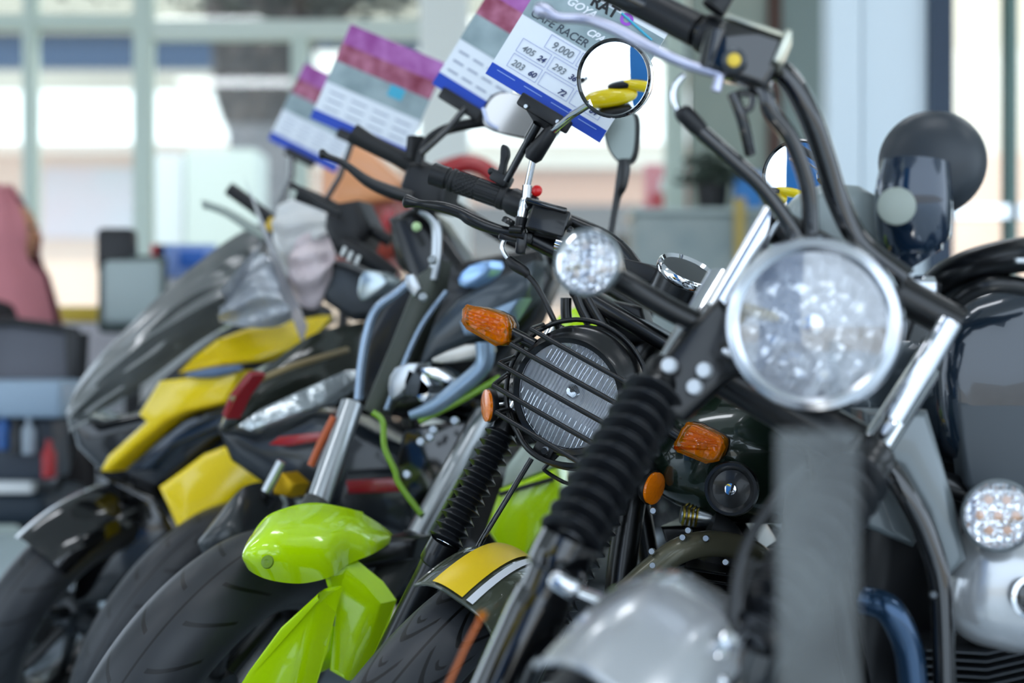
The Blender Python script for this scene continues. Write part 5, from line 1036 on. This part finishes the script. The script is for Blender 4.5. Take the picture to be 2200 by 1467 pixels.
MB().tube([P(-60, 1120, 4.5), P(-70, 1200, 4.5), P(-80, 1290, 4.5)], 0.012, 12, smooth=5).build('leg', blk, ch)
MB().tube([P(150, 850, 4.42), P(155, 950, 4.44), P(120, 1060, 4.45)], 0.014, 12, smooth=5).build('back_support', blk, ch)
tr_ = thing('tool_tray', 'pale blue plastic tray filled with tools on the chair seat', 'tray', P(40, 1050, 4.4))
MB().box(P(50, 855, 4.3), (0.30, 0.24, 0.11), None, 0.015, 3).build('tray_body', mat('tray_blue', '#8ea2b4', 0.4), tr_)
MB().box(P(40, 960, 4.33), (0.26, 0.2, 0.19), None, 0.02, 3).build('tray_base', mat('tray_dark', '#333b46', 0.5), tr_)
MB().box(P(20, 1044, 4.28), (0.15, 0.05, 0.04), None, 0.005).build('label_strip', whitep, tr_)
for lab, cat, x, y, col in (('dark blue bottle at the left end of the tool tray', 'bottle', 8, 920, '#1d4f8c'), ('black bottle in the tool tray', 'bottle', 35, 930, '#15181c'), ('pale grey bottle in the tool tray', 'bottle', 62, 930, '#8f9aa4'), ('red bottle at the right end of the tool tray', 'bottle', 105, 980, '#a01c22')):
    m = MB(); c = P(x, y + 45, 4.2); m.lathe(c, V((0, 0, 1)), [(0, 0), (0.02, 0), (0.021, 0.07), (0.009, 0.09), (0.009, 0.11), (0, 0.11)], 20)
    tag(m.build('bottle', mat('bottle_' + col[1:], col, 0.35)), lab, cat, 'bottles of the tool tray')
cb_ = thing('bench', 'dark low bench under the row at the bottom left edge', 'bench', (X(20, 4.2), 4.2, 0))
MB().box(P(0, 1365, 4.2), (0.32, 0.4, 0.06), None, 0.01).build('bench_top', mat('bench_dark', '#1d262c', 0.5), cb_)
sk = MB().box((X(330, 4.9), 4.7, 0.2), (0.3, 0.35, 0.4), None, 0.01).build('carton', mat('carton_pale', '#c2d0d8', 0.5)); tag(sk, 'pale carton on the floor behind the yellow motorcycle\'s wheel', 'carton')
# seated person with a pink headscarf
pe = thing('person', 'person sitting at the left edge in a rose pink headscarf and dark clothes, facing right', 'person', (X(-5, 4.9), 4.9, 0))
skin = mat('skin', '#b98262', 0.55); scarf = mat('rose_scarf', '#b8747a', 0.8, bump=(12, 0.4, 0.01)); cloth = mat('dark_cloth', '#1a1618', 0.8)
hc = P(8, 505, 4.9)
def person_body():
    me = bpy.data.meshes.new('body'); J = {'pel': (-10, 960, 0.0), 'bel': (-10, 870, 0), 'ch': (-8, 740, 0), 'nk': (-2, 600, 0), 'hd': (4, 540, 0), 'ht': (6, 470, 0),
         'ls': (40, 660, -0.16), 'le': (62, 800, -0.2), 'lw': (110, 850, -0.30), 'rs': (-60, 660, 0.16), 're': (-62, 800, 0.15), 'rw': (30, 850, 0.1),
         'lh': (40, 960, -0.12), 'lk': (190, 970, -0.16), 'lf': (190, 1230, -0.14), 'lt': (240, 1245, -0.2), 'rh': (-30, 960, 0.1), 'rk': (160, 970, 0.12), 'rf': (150, 1230, 0.12), 'rt': (200, 1245, 0.1)}
    R_ = {'pel': .15, 'bel': .13, 'ch': .15, 'nk': .055, 'hd': .075, 'ht': .085, 'ls': .06, 'le': .042, 'lw': .028, 'rs': .06, 're': .042, 'rw': .028, 'lh': .09, 'lk': .06, 'lf': .04, 'lt': .03, 'rh': .09, 'rk': .06, 'rf': .04, 'rt': .03}
    ks = list(J); E_ = [('pel', 'bel'), ('bel', 'ch'), ('ch', 'nk'), ('nk', 'hd'), ('hd', 'ht'), ('ch', 'ls'), ('ls', 'le'), ('le', 'lw'), ('ch', 'rs'), ('rs', 're'), ('re', 'rw'), ('pel', 'lh'), ('lh', 'lk'), ('lk', 'lf'), ('lf', 'lt'), ('pel', 'rh'), ('rh', 'rk'), ('rk', 'rf'), ('rf', 'rt')]
    me.from_pydata([P(x, y, 4.9) + V((0, o, 0)) - pe.location for x, y, o in J.values()], [(ks.index(a), ks.index(b)) for a, b in E_], [])
    o = bpy.data.objects.new('body', me); COL.objects.link(o); o.parent = pe
    m = o.modifiers.new('skin', 'SKIN'); m.use_smooth_shade = True
    for i, k in enumerate(ks): me.skin_vertices[0].data[i].radius = (R_[k], R_[k])
    me.skin_vertices[0].data[0].use_root = True
    o.modifiers.new('sub', 'SUBSURF').levels = 2; o.modifiers['sub'].render_levels = 2; me.materials.append(cloth)
    return o
person_body()
MB().blob(hc + V((0.05, -0.02, 0)), (0.075, 0.07, 0.105), None, 28).build('face', skin, pe)
MB().tube([hc + V((0.115, -0.03, 0.02)), hc + V((0.138, -0.03, -0.012)), hc + V((0.118, -0.03, -0.02))], 0.009, 10).build('nose', skin, pe)
for s_ in (-0.05, 0.01): MB().blob(hc + V((0.112, s_, 0.022)), (0.009, 0.012, 0.008), None, 12).build('eye', inkb, pe)
MB().blob(hc + V((0.115, -0.025, -0.05)), (0.008, 0.022, 0.006), None, 12).build('mouth', mat('lips', '#8a4038', 0.5), pe)
rows = []
for i in range(15):
    t = i / 14; z = 0.16 - 0.62 * t; r_ = (0.02 + 0.115 * math.sin(min(1, t * 3.2) * PI / 2)) if t < 0.35 else 0.125 + 0.10 * math.sin((t - 0.35) * 2.2); row = []
    for k in range(25):
        a_ = 0.65 + (2 * PI - 1.3) * k / 24 if t < 0.5 else 0.25 + (2 * PI - 0.5) * k / 24
        row.append(hc + V((math.cos(a_) * r_ * 0.9 + 0.01, math.sin(a_) * r_ * 0.9 - 0.01, z + 0.012 * math.sin(k * 1.9))))
    rows.append(row)
MB().grid(rows, thick=0.006).build('headscarf', scarf, pe)
st = thing('stool', 'dark stool under the seated person in the pink headscarf', 'stool', (X(0, 4.95), 4.95, 0))
MB().box((P(0, 1000, 4.95).x, 4.95, 0.40), (0.45, 0.42, 0.06), None, 0.02).build('seat', blk, st)
for sx_ in (-0.18, 0.18):
    for sy_ in (-0.16, 0.16): MB().tube([(P(0, 0, 4.95).x + sx_, 4.95 + sy_, 0.38), (P(0, 0, 4.95).x + sx_, 4.95 + sy_, 0)], 0.014, 10).build('leg', blk, st)

# ---- counter and clutter beyond the handlebars, right of the window
ct = thing('display_counter', 'pale glass-topped display counter beyond the handlebars', 'counter', (X(1510, 6.2), 6.2, 0))
MB().box((X(1510, 6.2), 6.2, Z(470, 6.2) / 2), (0.62, 0.4, Z(470, 6.2)), None, 0.01).build('counter_body', mat('counter_grey', '#8d9c9c', 0.4, noise=(5, '#a8b0ac')), ct)
MB().box((X(1510, 6.2), 6.2, Z(462, 6.2)), (0.66, 0.44, 0.025), None, 0.006).build('counter_top', mat('counter_top', '#b8c4c0', 0.15), ct)
MB().box((X(1572, 6.2), 5.98, Z(500, 6.2)), (0.05, 0.02, 0.26), None, 0.004).build('yellow_strip', mat('strip_ochre', '#c0a860', 0.5), ct)
sp_ = thing('potted_plant', 'dark leafy plant in a black pot on the display counter', 'plant', (X(1530, 6.2), 6.2, Z(458, 6.2)))
MB().lathe(V((X(1530, 6.2), 6.2, Z(458, 6.2))), V((0, 0, 1)), [(0, 0), (0.06, 0), (0.075, 0.12), (0.065, 0.12), (0, 0.1)], 24).build('pot', blk, sp_)
lf = MB()
for k in range(260):
    a_ = random.uniform(0, 6.28); e_ = random.uniform(0.1, 1.3); rr_ = random.uniform(0.05, 0.17)
    c = V((X(1530, 6.2), 6.2, Z(400, 6.2))) + V((math.cos(a_) * math.cos(e_), math.sin(a_) * math.cos(e_), math.sin(e_))) * rr_
    n_ = V((random.uniform(-1, 1), random.uniform(-1, 1), random.uniform(-1, 1))).normalized(); x, y = perp(n_)
    lf.bm.faces.new([lf.bm.verts.new(c + x * 0.03), lf.bm.verts.new(c + y * 0.012), lf.bm.verts.new(c - x * 0.03), lf.bm.verts.new(c - y * 0.012)])
lf.build('leaves', mat('plant_dark_green', '#3f4a40', 0.6), sp_, smooth=False, norm=False)
tag(MB().box((X(1606, 6.2), 6.2, Z(462, 6.2) + 0.0985), (0.12, 0.1, 0.17), None, 0.008).build('blue_box', mat('box_blue', '#3f86cc', 0.5)), 'blue box on the end of the counter, right of the potted plant', 'box')
